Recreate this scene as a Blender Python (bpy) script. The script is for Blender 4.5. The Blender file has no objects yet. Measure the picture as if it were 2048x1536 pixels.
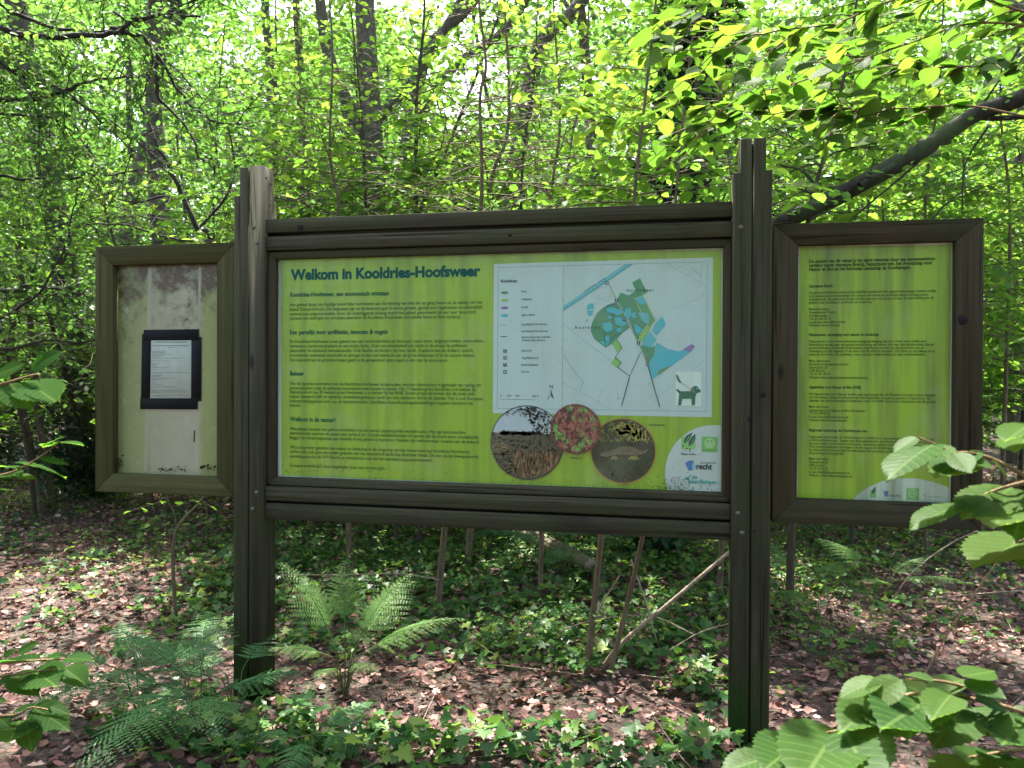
import bpy, math, random
import numpy as np
from mathutils import Vector, Matrix
from mathutils.geometry import tessellate_polygon

random.seed(7)
RNG = np.random.default_rng(7)
sc = bpy.context.scene
COL = sc.collection

# ---------------------------------------------------------------- camera
CAM = np.array([0.0, -3.4025, 1.6])
YAW, PIT, ROL, SHY, FPX = math.radians(11.765), math.radians(-0.377), math.radians(0.244), -18.95, 1547.0
_f0 = np.array([-math.sin(YAW) * math.cos(PIT), math.cos(YAW) * math.cos(PIT), math.sin(PIT)])
_r0 = np.array([math.cos(YAW), math.sin(YAW), 0.0])
_u0 = np.cross(_r0, _f0)
FWD = _f0
RGT = _r0 * math.cos(ROL) + _u0 * math.sin(ROL)
UPV = -_r0 * math.sin(ROL) + _u0 * math.cos(ROL)
cd = bpy.data.cameras.new('camera')
cam = bpy.data.objects.new('camera', cd)
COL.objects.link(cam)
cd.sensor_width = 36.0
cd.lens = 36.0 * FPX / 2048.0
cd.shift_y = SHY / 2048.0
cd.clip_start = 0.05
cd.clip_end = 1000.0
cam.matrix_world = Matrix(((RGT[0], UPV[0], -FWD[0], CAM[0]), (RGT[1], UPV[1], -FWD[1], CAM[1]),
                           (RGT[2], UPV[2], -FWD[2], CAM[2]), (0, 0, 0, 1)))
sc.camera = cam
cd.dof.use_dof = True
cd.dof.focus_distance = 3.5
cd.dof.aperture_fstop = 6.5

# ---------------------------------------------------------------- sky, sun, exposure
SUN_EL, SUN_AZ = math.radians(61), math.radians(-20)
TO_SUN = np.array([math.sin(SUN_AZ) * math.cos(SUN_EL), math.cos(SUN_AZ) * math.cos(SUN_EL), math.sin(SUN_EL)])
world = bpy.data.worlds.new('World')
sc.world = world
world.use_nodes = True
wn = world.node_tree
sky = wn.nodes.new('ShaderNodeTexSky')
sky.sky_type = 'NISHITA'
sky.sun_disc = False
sky.sun_elevation = SUN_EL
sky.sun_rotation = SUN_AZ % (2 * math.pi)
sky.air_density = 1.0
sky.dust_density = 5.0
sky.ozone_density = 0.3
wn.links.new(sky.outputs[0], wn.nodes['Background'].inputs[0])
wn.nodes['Background'].inputs[1].default_value = 0.15
sl = bpy.data.lights.new('sun', 'SUN')
sl.energy = 5.0
sl.angle = math.radians(0.53)
sl.color = (1.0, 0.95, 0.86)
sun = bpy.data.objects.new('sun', sl)
COL.objects.link(sun)
sun.rotation_euler = Vector(TO_SUN).to_track_quat('Z', 'Y').to_euler()
sun.location = (0, 0, 30)
sc.view_settings.view_transform = 'Standard'
sc.view_settings.look = 'None'
sc.view_settings.gamma = 1.0
sc.view_settings.exposure = 2.6
sc.cycles.max_bounces = 5
sc.cycles.use_light_tree = False
sc.cycles.diffuse_bounces = 3
sc.cycles.glossy_bounces = 2
sc.cycles.transmission_bounces = 4
sc.cycles.use_adaptive_sampling = True
sc.cycles.adaptive_threshold = 0.025
sc.cycles.sample_clamp_indirect = 6.0

# ---------------------------------------------------------------- pixel <-> place helpers (2048 x 1536 frame)
def ray(px, py):
    return RGT * (px - 1024.0) - UPV * (py - 768.0 - SHY) + FWD * FPX
def at_y(px, py, Y):
    d = ray(px, py); return CAM + d * ((Y - CAM[1]) / d[1])
def at_d(px, py, dep):
    return CAM + ray(px, py) * (dep / FPX)
def at_g(px, py, z=0.0):
    d = ray(px, py); return CAM + d * ((z - CAM[2]) / d[2])
def project(P):
    q = np.asarray(P, float) - CAM
    x, y, z = q @ RGT, q @ UPV, q @ FWD
    z = np.where(np.abs(z) < 1e-6, 1e-6, z)
    return 1024 + FPX * x / z, 768 + SHY - FPX * y / z, z

def gz(x, y):
    """height of the forest floor"""
    x = np.asarray(x, float); y = np.asarray(y, float)
    r = np.hypot(x, y + 1.0)
    k = np.clip((r - 1.0) / 3.0, 0, 1)
    return k * (0.035 * np.sin(1.3 * x + 0.7 * y) + 0.03 * np.sin(2.1 * y - 0.9 * x + 1.0) + 0.02 * np.sin(3.7 * x + 2.0 * y)) \
        + 0.012 * np.clip(r - 8, 0, 60)

# ---------------------------------------------------------------- mesh / object helpers
def mesh_np(name, V, Fs, mats, mi=None, smooth=False, uv=None, col=None):
    """V (n,3); Fs list of (m,k) index arrays; mi list of material index per array"""
    V = np.asarray(V, np.float32)
    Fs = [np.asarray(F, np.int32) for F in (Fs if isinstance(Fs, list) else [Fs]) if len(F)]
    me = bpy.data.meshes.new(name)
    me.vertices.add(len(V)); me.vertices.foreach_set('co', V.ravel())
    tot = np.concatenate([np.full(len(F), F.shape[1], np.int32) for F in Fs])
    lv = np.concatenate([F.ravel() for F in Fs])
    me.loops.add(len(lv)); me.loops.foreach_set('vertex_index', lv)
    me.polygons.add(len(tot))
    st = np.concatenate([[0], np.cumsum(tot)[:-1]]).astype(np.int32)
    me.polygons.foreach_set('loop_start', st)
    me.polygons.foreach_set('loop_total', tot)
    for m in (mats if isinstance(mats, (list, tuple)) else [mats]):
        me.materials.append(m)
    if mi is not None:
        me.polygons.foreach_set('material_index', np.concatenate([np.full(len(F), i, np.int32) for F, i in zip(Fs, mi)]))
    if smooth:
        me.polygons.foreach_set('use_smooth', np.ones(len(tot), bool))
    if uv is not None:
        l = me.uv_layers.new(name='UVMap')
        l.data.foreach_set('uv', np.asarray(uv, np.float32)[lv].ravel())
    if col is not None:
        a = me.color_attributes.new('Col', 'FLOAT_COLOR', 'POINT')
        c4 = np.ones((len(V), 4), np.float32); c4[:, :3] = col
        a.data.foreach_set('color', c4.ravel())
    me.update(calc_edges=True)
    me.validate()
    return me

def obj(name, me, parent=None):
    o = bpy.data.objects.new(name, me)
    COL.objects.link(o)
    if parent is not None:
        o.parent = parent
        q = parent
        o.matrix_parent_inverse = Matrix.Translation(ROOTS[q.name]).inverted() if q.name in ROOTS else Matrix.Identity(4)
    return o
ROOTS = {}
def tag(o, label=None, cat=None, group=None, kind=None):
    for k, v in (('label', label), ('category', cat), ('group', group), ('kind', kind)):
        if v: o[k] = v
    return o
def thing(name, loc, label, cat, group=None):
    o = bpy.data.objects.new(name, None)
    o.empty_display_size = 0.1
    COL.objects.link(o)
    o.location = Vector(loc)
    ROOTS[o.name] = Vector(loc)
    return tag(o, label, cat, group)

class Acc:
    """collects triangles / quads into one mesh"""
    def __init__(s): s.V = []; s.T = []; s.Q = []; s.n = 0
    def add(s, V, T=None, Q=None):
        V = np.asarray(V, float).reshape(-1, 3)
        if T is not None and len(T): s.T.append(np.asarray(T, int).reshape(-1, 3) + s.n)
        if Q is not None and len(Q): s.Q.append(np.asarray(Q, int).reshape(-1, 4) + s.n)
        s.V.append(V); s.n += len(V)
    def mesh(s, name, mat, smooth=False):
        Fs = []
        if s.T: Fs.append(np.concatenate(s.T))
        if s.Q: Fs.append(np.concatenate(s.Q))
        return mesh_np(name, np.concatenate(s.V), Fs, mat, smooth=smooth)

def nrm(v):
    v = np.asarray(v, float)
    return v / np.maximum(np.linalg.norm(v, axis=-1, keepdims=True), 1e-9)

def tube(acc, pts, rad, n=6, cap=True):
    """tapered tube along a polyline"""
    pts = np.asarray(pts, float); m = len(pts)
    rad = np.asarray(rad, float) * np.ones(m)
    t = np.gradient(pts, axis=0); t = nrm(t)
    ref = np.array([0, 0, 1.0]) if abs(t[0, 2]) < 0.8 else np.array([1.0, 0, 0])
    a = nrm(np.cross(t, ref)); b = np.cross(t, a)
    th = np.arange(n) * 2 * math.pi / n
    V = pts[:, None, :] + rad[:, None, None] * (np.cos(th)[None, :, None] * a[:, None, :] + np.sin(th)[None, :, None] * b[:, None, :])
    i = np.arange(m - 1)[:, None] * n; j = np.arange(n)[None, :]; k = (j + 1) % n
    Q = np.stack([i + j, i + k, i + n + k, i + n + j], -1).reshape(-1, 4)
    V = V.reshape(-1, 3); T = []
    if cap:
        V = np.vstack([V, pts[-1] + t[-1] * rad[-1] * 0.3])
        T = [((m - 1) * n + q, (m - 1) * n + (q + 1) % n, m * n) for q in range(n)]
    acc.add(V, T, Q)

def smooth_path(pts, k=4):
    """Catmull-Rom through points"""
    p = np.asarray(pts, float)
    if len(p) < 3: 
        return np.stack([p[0] + (p[-1] - p[0]) * s for s in np.linspace(0, 1, k + 1)])
    e = np.vstack([2 * p[0] - p[1], p, 2 * p[-1] - p[-2]])
    out = []
    for i in range(1, len(e) - 2):
        for s in np.linspace(0, 1, k, endpoint=False):
            a, b, c, d = e[i - 1], e[i], e[i + 1], e[i + 2]
            out.append(0.5 * (2 * b + (c - a) * s + (2 * a - 5 * b + 4 * c - d) * s * s + (3 * b - a - 3 * c + d) * s ** 3))
    out.append(p[-1])
    return np.array(out)

# leaf templates: y along the leaf, x across, z normal
LEAF4 = (np.array([[0, 0, 0], [-.30, .36, .05], [-.24, .70, .02], [0, 1, -.08], [.24, .70, .02], [.30, .36, .05]]),
         np.array([[0, 3, 2], [0, 2, 1], [0, 4, 3], [0, 5, 4]]))
LEAF2 = (np.array([[0, 0, 0], [-.33, .48, .05], [0, 1, -.04], [.33, .48, .05]]), np.array([[0, 2, 1], [0, 3, 2]]))
LEAF8 = (np.array([[0, 0, 0], [-.22, .16, .04], [-.36, .42, .07], [-.27, .74, .03], [0, 1.0, -.10],
                   [.27, .74, .03], [.36, .42, .07], [.22, .16, .04], [0, .5, -.02]]),
         np.array([[0, 8, 1], [1, 8, 2], [2, 8, 3], [3, 8, 4], [4, 8, 5], [5, 8, 6], [6, 8, 7], [7, 8, 0]]))
_iv = np.array([[0, 0.02], [-.30, -.10], [-.52, .12], [-.26, .34], [-.44, .62], [-.15, .62], [0, 1.0], [.15, .62], [.44, .62], [.26, .34], [.52, .12], [.30, -.10]])
IVY = (np.vstack([np.c_[_iv, 0.10 * np.abs(_iv[:, 0]) - 0.06 * _iv[:, 1] ** 2], [[0, .32, -0.02]]]),
       np.array([[i, (i - 1) % 12, 12] for i in range(12)]))
_ok = np.array([[0, 0], [-.12, .15], [-.30, .28], [-.20, .45], [-.38, .62], [-.18, .80], [0, 1], [.20, .82], [.36, .60], [.20, .46], [.28, .26], [.12, .14]])
LITTER = (np.vstack([np.c_[_ok, 0.9 * _ok[:, 0] ** 2 + 0.25 * (_ok[:, 1] - .5) ** 2], [[0, .5, 0]]]),
          np.array([[i, (i - 1) % 12, 12] for i in range(12)]))
LITTER4 = (np.array([[0, 0, .08], [-.32, .35, .10], [-.22, .75, .06], [0, 1, .09], [.26, .70, .12], [.30, .30, .03], [0, .5, -.02]]),
           np.array([[0, 6, 1], [1, 6, 2], [2, 6, 3], [3, 6, 4], [4, 6, 5], [5, 6, 0]]))

def leaves(tmpl, P, D, N, S, W=None):
    """scatter a leaf template: returns V, T"""
    V0, T0 = tmpl
    P = np.asarray(P, float); D = nrm(D); N = np.asarray(N, float)
    Z = nrm(N - (N * D).sum(1, keepdims=True) * D)
    X = np.cross(D, Z)
    S = np.asarray(S, float)[:, None, None]
    Wd = 1.0 if W is None else np.asarray(W, float)[:, None, None]
    V = P[:, None, :] + S * (V0[None, :, 0:1] * Wd * X[:, None, :] + V0[None, :, 1:2] * D[:, None, :] + V0[None, :, 2:3] * Z[:, None, :])
    T = T0[None] + (np.arange(len(P)) * len(V0))[:, None, None]
    return V.reshape(-1, 3), T.reshape(-1, 3)

class LeafSet:
    def __init__(s): s.P = []; s.D = []; s.N = []; s.S = []
    def add(s, P, D, N, S):
        s.P.append(P); s.D.append(D); s.N.append(N); s.S.append(S)
    def cat(s):
        return [np.concatenate(q) for q in (s.P, s.D, s.N, s.S)]
    def mesh(s, name, tmpl, mat, keep=None):
        P, D, N, S = s.cat()
        if keep is not None:
            m = keep(P); P, D, N, S = P[m], D[m], N[m], S[m]
        V, T = leaves(tmpl, P, D, N, S)
        return mesh_np(name, V, T, mat)

def twig_leaves(ls, pts, spacing, size, rng, up=(0, 0, 1), flat=0.3, start=0.1, ang=55):
    """leaves set alternately along a twig, lying about level"""
    pts = np.asarray(pts, float)
    seg = np.linalg.norm(np.diff(pts, axis=0), axis=1); cum = np.concatenate([[0], np.cumsum(seg)])
    L = cum[-1]; n = max(2, int(L * (1 - start) / spacing))
    s = np.linspace(L * start, L, n)
    P = np.stack([np.interp(s, cum, pts[:, k]) for k in range(3)], 1)
    i = np.clip(np.searchsorted(cum, s) - 1, 0, len(seg) - 1)
    T = nrm(np.diff(pts, axis=0)[i])
    up = nrm(np.array(up, float) + rng.normal(0, flat * .75, 3) * [1, 1, .3])
    side = nrm(np.cross(T, up))
    a = np.radians(ang + rng.normal(0, 14, n)) * np.where(np.arange(n) % 2 == 0, 1, -1)
    a[-1] *= 0.15
    D = T * np.cos(a)[:, None] + side * np.sin(a)[:, None]
    D[:, 2] += rng.normal(-0.12, 0.22, n)
    N = up + rng.normal(0, flat * .5, (n, 3))
    ls.add(P, D, N, size * rng.uniform(0.65, 1.15, n))

def wander(p, d, L, n, rng, jit=0.12, curl=(0, 0, 0)):
    d = nrm(np.array(d, float)); out = [np.array(p, float)]
    for i in range(n):
        d = nrm(d + rng.normal(0, jit, 3) + np.array(curl) / n)
        out.append(out[-1] + d * (L / n))
    return np.array(out)

# ---------------------------------------------------------------- materials
def new_mat(name):
    m = bpy.data.materials.new(name); m.use_nodes = True
    nt = m.node_tree
    for n in list(nt.nodes): nt.nodes.remove(n)
    out = nt.nodes.new('ShaderNodeOutputMaterial')
    return m, nt, out
def N(nt, t, **kw):
    n = nt.nodes.new(t)
    for k, v in kw.items():
        if k.startswith('i_'):
            n.inputs[k[2:].replace('_', ' ')].default_value = v
        else:
            setattr(n, k, v)
    return n
def ramp(nt, fac, stops, interp='LINEAR'):
    r = nt.nodes.new('ShaderNodeValToRGB'); r.color_ramp.interpolation = interp
    el = r.color_ramp.elements
    while len(el) < len(stops): el.new(0.5)
    for e, (p, c) in zip(el, stops):
        e.position = p; e.color = (*c, 1) if len(c) == 3 else c
    nt.links.new(fac, r.inputs[0]); return r.outputs[0]
def mix(nt, fac, a, b, mode='MIX'):
    n = nt.nodes.new('ShaderNodeMix'); n.data_type = 'RGBA'; n.blend_type = mode
    for s, v in ((n.inputs[0], fac), (n.inputs[6], a), (n.inputs[7], b)):
        if hasattr(v, 'is_linked'): nt.links.new(v, s)
        elif isinstance(v, (int, float)): s.default_value = v
        else: s.default_value = (*v, 1) if len(v) == 3 else v
    return n.outputs[2]
def math_n(nt, op, a, b=None, c=None):
    n = nt.nodes.new('ShaderNodeMath'); n.operation = op
    for i, v in enumerate((a, b, c)):
        if v is None: continue
        if hasattr(v, 'is_linked'): nt.links.new(v, n.inputs[i])
        else: n.inputs[i].default_value = v
    return n.outputs[0]
def noise(nt, vec, scale, detail=3, rough=0.55):
    n = N(nt, 'ShaderNodeTexNoise'); n.inputs['Scale'].default_value = scale
    n.inputs['Detail'].default_value = detail; n.inputs['Roughness'].default_value = rough
    if vec is not None: nt.links.new(vec, n.inputs['Vector'])
    return n.outputs['Fac']
def mapping(nt, vec, scale=(1, 1, 1), loc=(0, 0, 0)):
    n = N(nt, 'ShaderNodeMapping'); n.inputs['Scale'].default_value = scale; n.inputs['Location'].default_value = loc
    nt.links.new(vec, n.inputs['Vector']); return n.outputs[0]
def objco(nt, random_off=True):
    tc = N(nt, 'ShaderNodeTexCoord')
    if not random_off: return tc.outputs['Object']
    oi = N(nt, 'ShaderNodeObjectInfo')
    v = N(nt, 'ShaderNodeVectorMath', operation='ADD')
    m = N(nt, 'ShaderNodeVectorMath', operation='SCALE'); m.inputs[0].default_value = (37, 53, 71)
    nt.links.new(oi.outputs['Random'], m.inputs['Scale'])
    nt.links.new(tc.outputs['Object'], v.inputs[0]); nt.links.new(m.outputs[0], v.inputs[1])
    return v.outputs[0]
def bump(nt, h, strength=0.4, dist=0.003):
    b = N(nt, 'ShaderNodeBump'); b.inputs['Strength'].default_value = strength; b.inputs['Distance'].default_value = dist
    nt.links.new(h, b.inputs['Height']); return b.outputs[0]

def leaf_mat(name, stops, trans, tw=0.45, rough=0.42, spec=0.45, by_object=False, veins=False, clump=0):
    """thin leaf: reflects, and lets sun through"""
    m, nt, out = new_mat(name)
    g = N(nt, 'ShaderNodeNewGeometry')
    rnd = g.outputs['Random Per Island']
    if by_object:
        rnd = N(nt, 'ShaderNodeObjectInfo').outputs['Random']
    elif clump:
        # leaves of one spray are alike: age and species vary from spray to spray
        cn = noise(nt, g.outputs['Position'], clump, 2, 0.5)
        cn = math_n(nt, 'MULTIPLY_ADD', math_n(nt, 'SUBTRACT', cn, .5), 2.2, .5)
        rnd = math_n(nt, 'ADD', math_n(nt, 'MULTIPLY', rnd, .38), math_n(nt, 'MULTIPLY', cn, .62))
    c = ramp(nt, rnd, stops)
    # undersides paler
    c = mix(nt, math_n(nt, 'MULTIPLY', g.outputs['Backfacing'], 0.22), c, (0.12, 0.17, 0.06))
    p = N(nt, 'ShaderNodeBsdfDiffuse')
    gl = N(nt, 'ShaderNodeBsdfGlossy'); gl.inputs['Roughness'].default_value = rough; gl.inputs['Color'].default_value = (1, 1, 1, 1)
    t = N(nt, 'ShaderNodeBsdfTranslucent')
    tc = ramp(nt, rnd, trans)
    if veins:
        uv = N(nt, 'ShaderNodeUVMap'); uv.uv_map = 'UVMap'
        s = N(nt, 'ShaderNodeSeparateXYZ'); nt.links.new(uv.outputs[0], s.inputs[0])
        ax = math_n(nt, 'ABSOLUTE', math_n(nt, 'SUBTRACT', s.outputs[0], 0.5))
        k = math_n(nt, 'SUBTRACT', math_n(nt, 'MULTIPLY', s.outputs[1], 9.0), math_n(nt, 'MULTIPLY', ax, 5.0))
        fr = math_n(nt, 'ABSOLUTE', math_n(nt, 'SUBTRACT', math_n(nt, 'FRACT', k), 0.5))
        vein = math_n(nt, 'LESS_THAN', fr, 0.045)
        mid = math_n(nt, 'LESS_THAN', ax, 0.022)
        vm = math_n(nt, 'MAXIMUM', vein, mid)
        ns = noise(nt, uv.outputs[0], 9, 4)
        c = mix(nt, math_n(nt, 'MULTIPLY', ns, 0.6), c, (0.022, 0.055, 0.012))
        c = mix(nt, math_n(nt, 'MULTIPLY', vm, 0.38), c, (0.14, 0.21, 0.06))
        tc = mix(nt, math_n(nt, 'MULTIPLY', vm, 0.5), tc, (0.12, 0.22, 0.02))
        fine = noise(nt, uv.outputs[0], 60, 2)
        hgt = math_n(nt, 'ADD', math_n(nt, 'MULTIPLY', fr, 2.0), math_n(nt, 'MULTIPLY', fine, 0.4))
        b = bump(nt, hgt, 0.18, 0.0010)
        nt.links.new(b, p.inputs['Normal']); nt.links.new(b, gl.inputs['Normal'])
    nt.links.new(c, p.inputs['Color'])
    nt.links.new(tc, t.inputs['Color'])
    mx = N(nt, 'ShaderNodeMixShader'); mx.inputs[0].default_value = tw
    nt.links.new(p.outputs[0], mx.inputs[1]); nt.links.new(t.outputs[0], mx.inputs[2])
    m2 = N(nt, 'ShaderNodeMixShader'); m2.inputs[0].default_value = spec * 0.028
    nt.links.new(mx.outputs[0], m2.inputs[1]); nt.links.new(gl.outputs[0], m2.inputs[2])
    nt.links.new(m2.outputs[0], out.inputs[0])
    return m

M = {}
G1, G2, G3 = (0.045, 0.095, 0.018), (0.075, 0.14, 0.025), (0.11, 0.17, 0.03)
M['leaf'] = leaf_mat('young_leaf', [(0, G1), (.5, G2), (1, G3)], [(0, (.085, .235, .024)), (.5, (.165, .34, .032)), (1, (.31, .45, .045))], 0.58, clump=1.1)
M['leaf_far'] = leaf_mat('far_leaf', [(0, (.04, .09, .02)), (.5, (.07, .13, .03)), (1, (.10, .16, .04))], [(0, (.065, .19, .026)), (.6, (.125, .265, .04)), (1, (.22, .34, .06))], 0.55, clump=.5)
M['leaf_thorn'] = leaf_mat('thorn_leaf', [(0, (.035, .075, .02)), (.6, (.055, .11, .025)), (1, (.09, .15, .04))], [(0, (.06, .17, .03)), (.6, (.11, .24, .035)), (1, (.22, .34, .05))], 0.5, clump=1.4)
M['leaf_dark'] = leaf_mat('evergreen_leaf', [(0, (.012, .035, .014)), (.6, (.02, .05, .02)), (1, (.035, .07, .025))], [(0, (.02, .05, .01)), (1, (.05, .11, .02))], 0.12, 0.28, 0.6)
M['ivy'] = leaf_mat('ivy_leaf', [(0, (.016, .055, .015)), (.5, (.034, .095, .022)), (.8, (.07, .15, .028)), (1, (.15, .21, .035))], [(0, (.05, .13, .02)), (.8, (.12, .26, .03)), (1, (.3, .42, .05))], 0.28, 0.4, 0.5)
M['ivy_tree'] = leaf_mat('climbing_ivy_leaf', [(0, (.012, .035, .014)), (.6, (.022, .055, .02)), (1, (.05, .10, .028))], [(0, (.03, .08, .012)), (1, (.12, .24, .03))], 0.18, 0.42, 0.4)
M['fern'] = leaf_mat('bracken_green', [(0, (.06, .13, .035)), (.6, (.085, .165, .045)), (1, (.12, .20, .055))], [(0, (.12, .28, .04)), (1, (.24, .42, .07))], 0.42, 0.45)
M['fern_shade'] = leaf_mat('shade_fern_green', [(0, (.04, .115, .042)), (1, (.08, .17, .06))], [(0, (.08, .2, .04)), (1, (.16, .32, .06))], 0.3, 0.4)  # darker copy of the fern green, shade put into the colour
M['herb'] = leaf_mat('seedling_leaf', [(0, (.04, .09, .025)), (.6, (.07, .14, .03)), (1, (.12, .18, .035))], [(0, (.15, .3, .03)), (1, (.4, .52, .06))], 0.42)
M['hazel'] = leaf_mat('hazel_leaf', [(0, (.022, .058, .015)), (.5, (.036, .078, .018)), (1, (.055, .10, .022))], [(0, (.075, .19, .016)), (.7, (.12, .25, .02)), (1, (.21, .32, .028))], 0.52, 0.45, 0.16, by_object=True, veins=True)
M['hazel_dark'] = leaf_mat('shaded_hazel_leaf', [(0, (.016, .052, .014)), (1, (.03, .08, .02))], [(0, (.05, .16, .014)), (1, (.11, .26, .02))], 0.6, 0.5, 0.05, by_object=True, veins=True)  # hazel leaf again, with shade mixed into its darker tones
M['litter'] = leaf_mat('dead_leaf', [(0, (.03, .015, .012)), (.3, (.10, .05, .041)), (.7, (.24, .125, .105)), (.93, (.38, .22, .19)), (1, (.45, .31, .26))], [(0, (.06, .03, .01)), (1, (.22, .11, .06))], 0.12, 0.6, 0.35)

def bark_mat(name, c1, c2, moss=0.0, sc_=1.0):
    m, nt, out = new_mat(name)
    co = objco(nt)
    n1 = noise(nt, mapping(nt, co, (28 * sc_, 28 * sc_, 5 * sc_)), 1.0, 5, 0.65)
    n2 = noise(nt, co, 3.0 * sc_, 3)
    c = ramp(nt, n1, [(.3, c1), (.7, c2)])
    if moss:
        mk = ramp(nt, n2, [(.45, (0, 0, 0)), (.62, (moss, moss, moss))])
        c = mix(nt, mk, c, (0.05, 0.075, 0.025))
    p = N(nt, 'ShaderNodeBsdfPrincipled'); p.inputs['Roughness'].default_value = 0.85
    p.inputs['Specular IOR Level'].default_value = 0.25
    nt.links.new(c, p.inputs['Base Color'])
    nt.links.new(bump(nt, n1, 0.8, 0.012), p.inputs['Normal'])
    nt.links.new(p.outputs[0], out.inputs[0]); return m
M['bark'] = bark_mat('dark_bark', (.045, .037, .028), (.15, .125, .096), 0.5)
M['bark_moss'] = bark_mat('mossy_bark', (.011, .010, .008), (.042, .038, .026), 0.7)
M['twig'] = bark_mat('twig_bark', (.03, .022, .016), (.09, .068, .05), 0.25, 2)
M['twig_dark'] = bark_mat('dark_twig_bark', (.014, .012, .011), (.05, .042, .035), 0.2, 2)
M['stem'] = bark_mat('sapling_bark', (.07, .05, .032), (.18, .135, .09), 0.3, 2)
M['log'] = bark_mat('fallen_log_bark', (.07, .055, .035), (.26, .21, .14), 0.6)
M['stick'] = bark_mat('dry_stick', (.12, .09, .065), (.30, .24, .18), 0.0, 2)
M['hazel_twig'] = bark_mat('hazel_twig_bark', (.12, .07, .035), (.24, .16, .085), 0.0, 3)

def ground_mat():
    m, nt, out = new_mat('forest_floor')
    co = objco(nt, False)
    v = N(nt, 'ShaderNodeTexVoronoi'); v.inputs['Scale'].default_value = 38; v.inputs['Randomness'].default_value = 1
    nt.links.new(co, v.inputs['Vector'])
    sp = N(nt, 'ShaderNodeSeparateColor'); nt.links.new(v.outputs['Color'], sp.inputs[0])
    c = ramp(nt, sp.outputs[0], [(0, (.018, .011, .008)), (.5, (.05, .028, .021)), (1, (.11, .064, .05))])
    n1 = noise(nt, co, 1.3, 4)
    c = mix(nt, ramp(nt, n1, [(.5, (0, 0, 0)), (.7, (.6, .6, .6))]), c, (.035, .05, .018))
    n2 = noise(nt, co, 90, 3)
    c = mix(nt, n2, c, (.02, .014, .010), 'MULTIPLY') if False else c
    p = N(nt, 'ShaderNodeBsdfPrincipled'); p.inputs['Roughness'].default_value = 0.9
    nt.links.new(c, p.inputs['Base Color'])
    nt.links.new(bump(nt, math_n(nt, 'ADD', v.outputs['Distance'], n2), 0.9, 0.02), p.inputs['Normal'])
    nt.links.new(p.outputs[0], out.inputs[0]); return m
M['ground'] = ground_mat()

def wood_mat(name, axis, c1, c2, algae, alg_amt, foot_moss=False):
    """weathered softwood board, grain along axis (0 x, 2 z)"""
    m, nt, out = new_mat(name)
    co = objco(nt)
    s = [85, 85, 85]; s[axis] = 1.3
    s2 = [26, 26, 26]; s2[axis] = 0.5
    g1 = noise(nt, mapping(nt, co, s), 1.0, 6, 0.75)
    g2 = noise(nt, mapping(nt, co, s2), 1.0, 5, 0.7)
    big = noise(nt, co, 3.4, 6, 0.68)
    gm = math_n(nt, 'ADD', math_n(nt, 'MULTIPLY', g1, 0.5), math_n(nt, 'MULTIPLY', g2, 0.5))
    c = ramp(nt, gm, [(.36, c1), (.5, tuple(.6 * a + .4 * b for a, b in zip(c1, c2))), (.64, c2)])
    # drying cracks along the grain
    s3 = [75, 75, 75]; s3[axis] = 1.1
    ck = ramp(nt, noise(nt, mapping(nt, co, s3, (5, 1, 2)), 1.0, 2), [(.33, (.95, .95, .95)), (.39, (0, 0, 0))])
    c = mix(nt, ck, c, tuple(.35 * q for q in c1))
    # pale scuffs and droppings
    sf = ramp(nt, noise(nt, mapping(nt, co, (17, 17, 17)), 1.0, 5, 0.75), [(.68, (0, 0, 0)), (.78, (.35, .35, .35))])
    c = mix(nt, sf, c, (.12, .11, .085))
    oi_ = N(nt, 'ShaderNodeObjectInfo')
    c = mix(nt, 1.0, c, ramp(nt, oi_.outputs['Random'], [(0, (.84, .82, .80)), (.5, (1.0, .97, .93)), (1, (1.14, 1.1, 1.04))]), 'MULTIPLY')
    al = ramp(nt, big, [(.36, (0, 0, 0)), (.62, (alg_amt,) * 3)])
    c = mix(nt, al, c, algae)
    st = noise(nt, mapping(nt, co, (5, 5, 1.2) if axis == 2 else (2.2, 5, 5), (9, 3, 4)), 1.0, 3)
    c = mix(nt, ramp(nt, st, [(.56, (0, 0, 0)), (.72, (.5, .5, .5))]), c, (.012, .011, .010))
    # knots
    vo = N(nt, 'ShaderNodeTexVoronoi'); vo.inputs['Scale'].default_value = 1.0
    ks = [6, 6, 6]; ks[axis] = 2.2
    nt.links.new(mapping(nt, co, ks), vo.inputs['Vector'])
    c = mix(nt, ramp(nt, vo.outputs['Distance'], [(.05, (.85, .85, .85)), (.11, (0, 0, 0))]), c, (.010, .008, .006))
    if foot_moss:
        tc = N(nt, 'ShaderNodeTexCoord'); sz = N(nt, 'ShaderNodeSeparateXYZ'); nt.links.new(tc.outputs['Object'], sz.inputs[0])
        mk = math_n(nt, 'ADD', math_n(nt, 'MULTIPLY', sz.outputs[2], -1.5), math_n(nt, 'ADD', math_n(nt, 'MULTIPLY', big, 1.3), math_n(nt, 'MULTIPLY', g1, 0.35)))
        c = mix(nt, ramp(nt, mk, [(.25, (0, 0, 0)), (.75, (.85, .85, .85))]), c, (.018, .045, .008))
    p = N(nt, 'ShaderNodeBsdfPrincipled'); p.inputs['Roughness'].default_value = 0.88
    p.inputs['Specular IOR Level'].default_value = 0.14
    nt.links.new(c, p.inputs['Base Color'])
    nt.links.new(bump(nt, gm, 0.6, 0.003), p.inputs['Normal'])
    nt.links.new(p.outputs[0], out.inputs[0]); return m
W1, W2 = (.022, .0205, .0145), (.092, .083, .060)
M['post_wood'] = wood_mat('weathered_post_wood', 2, W1, W2, (.038, .046, .020), 0.55, True)
M['rail_wood'] = wood_mat('weathered_rail_wood', 0, W1, W2, (.042, .048, .020), 0.6)
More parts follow.
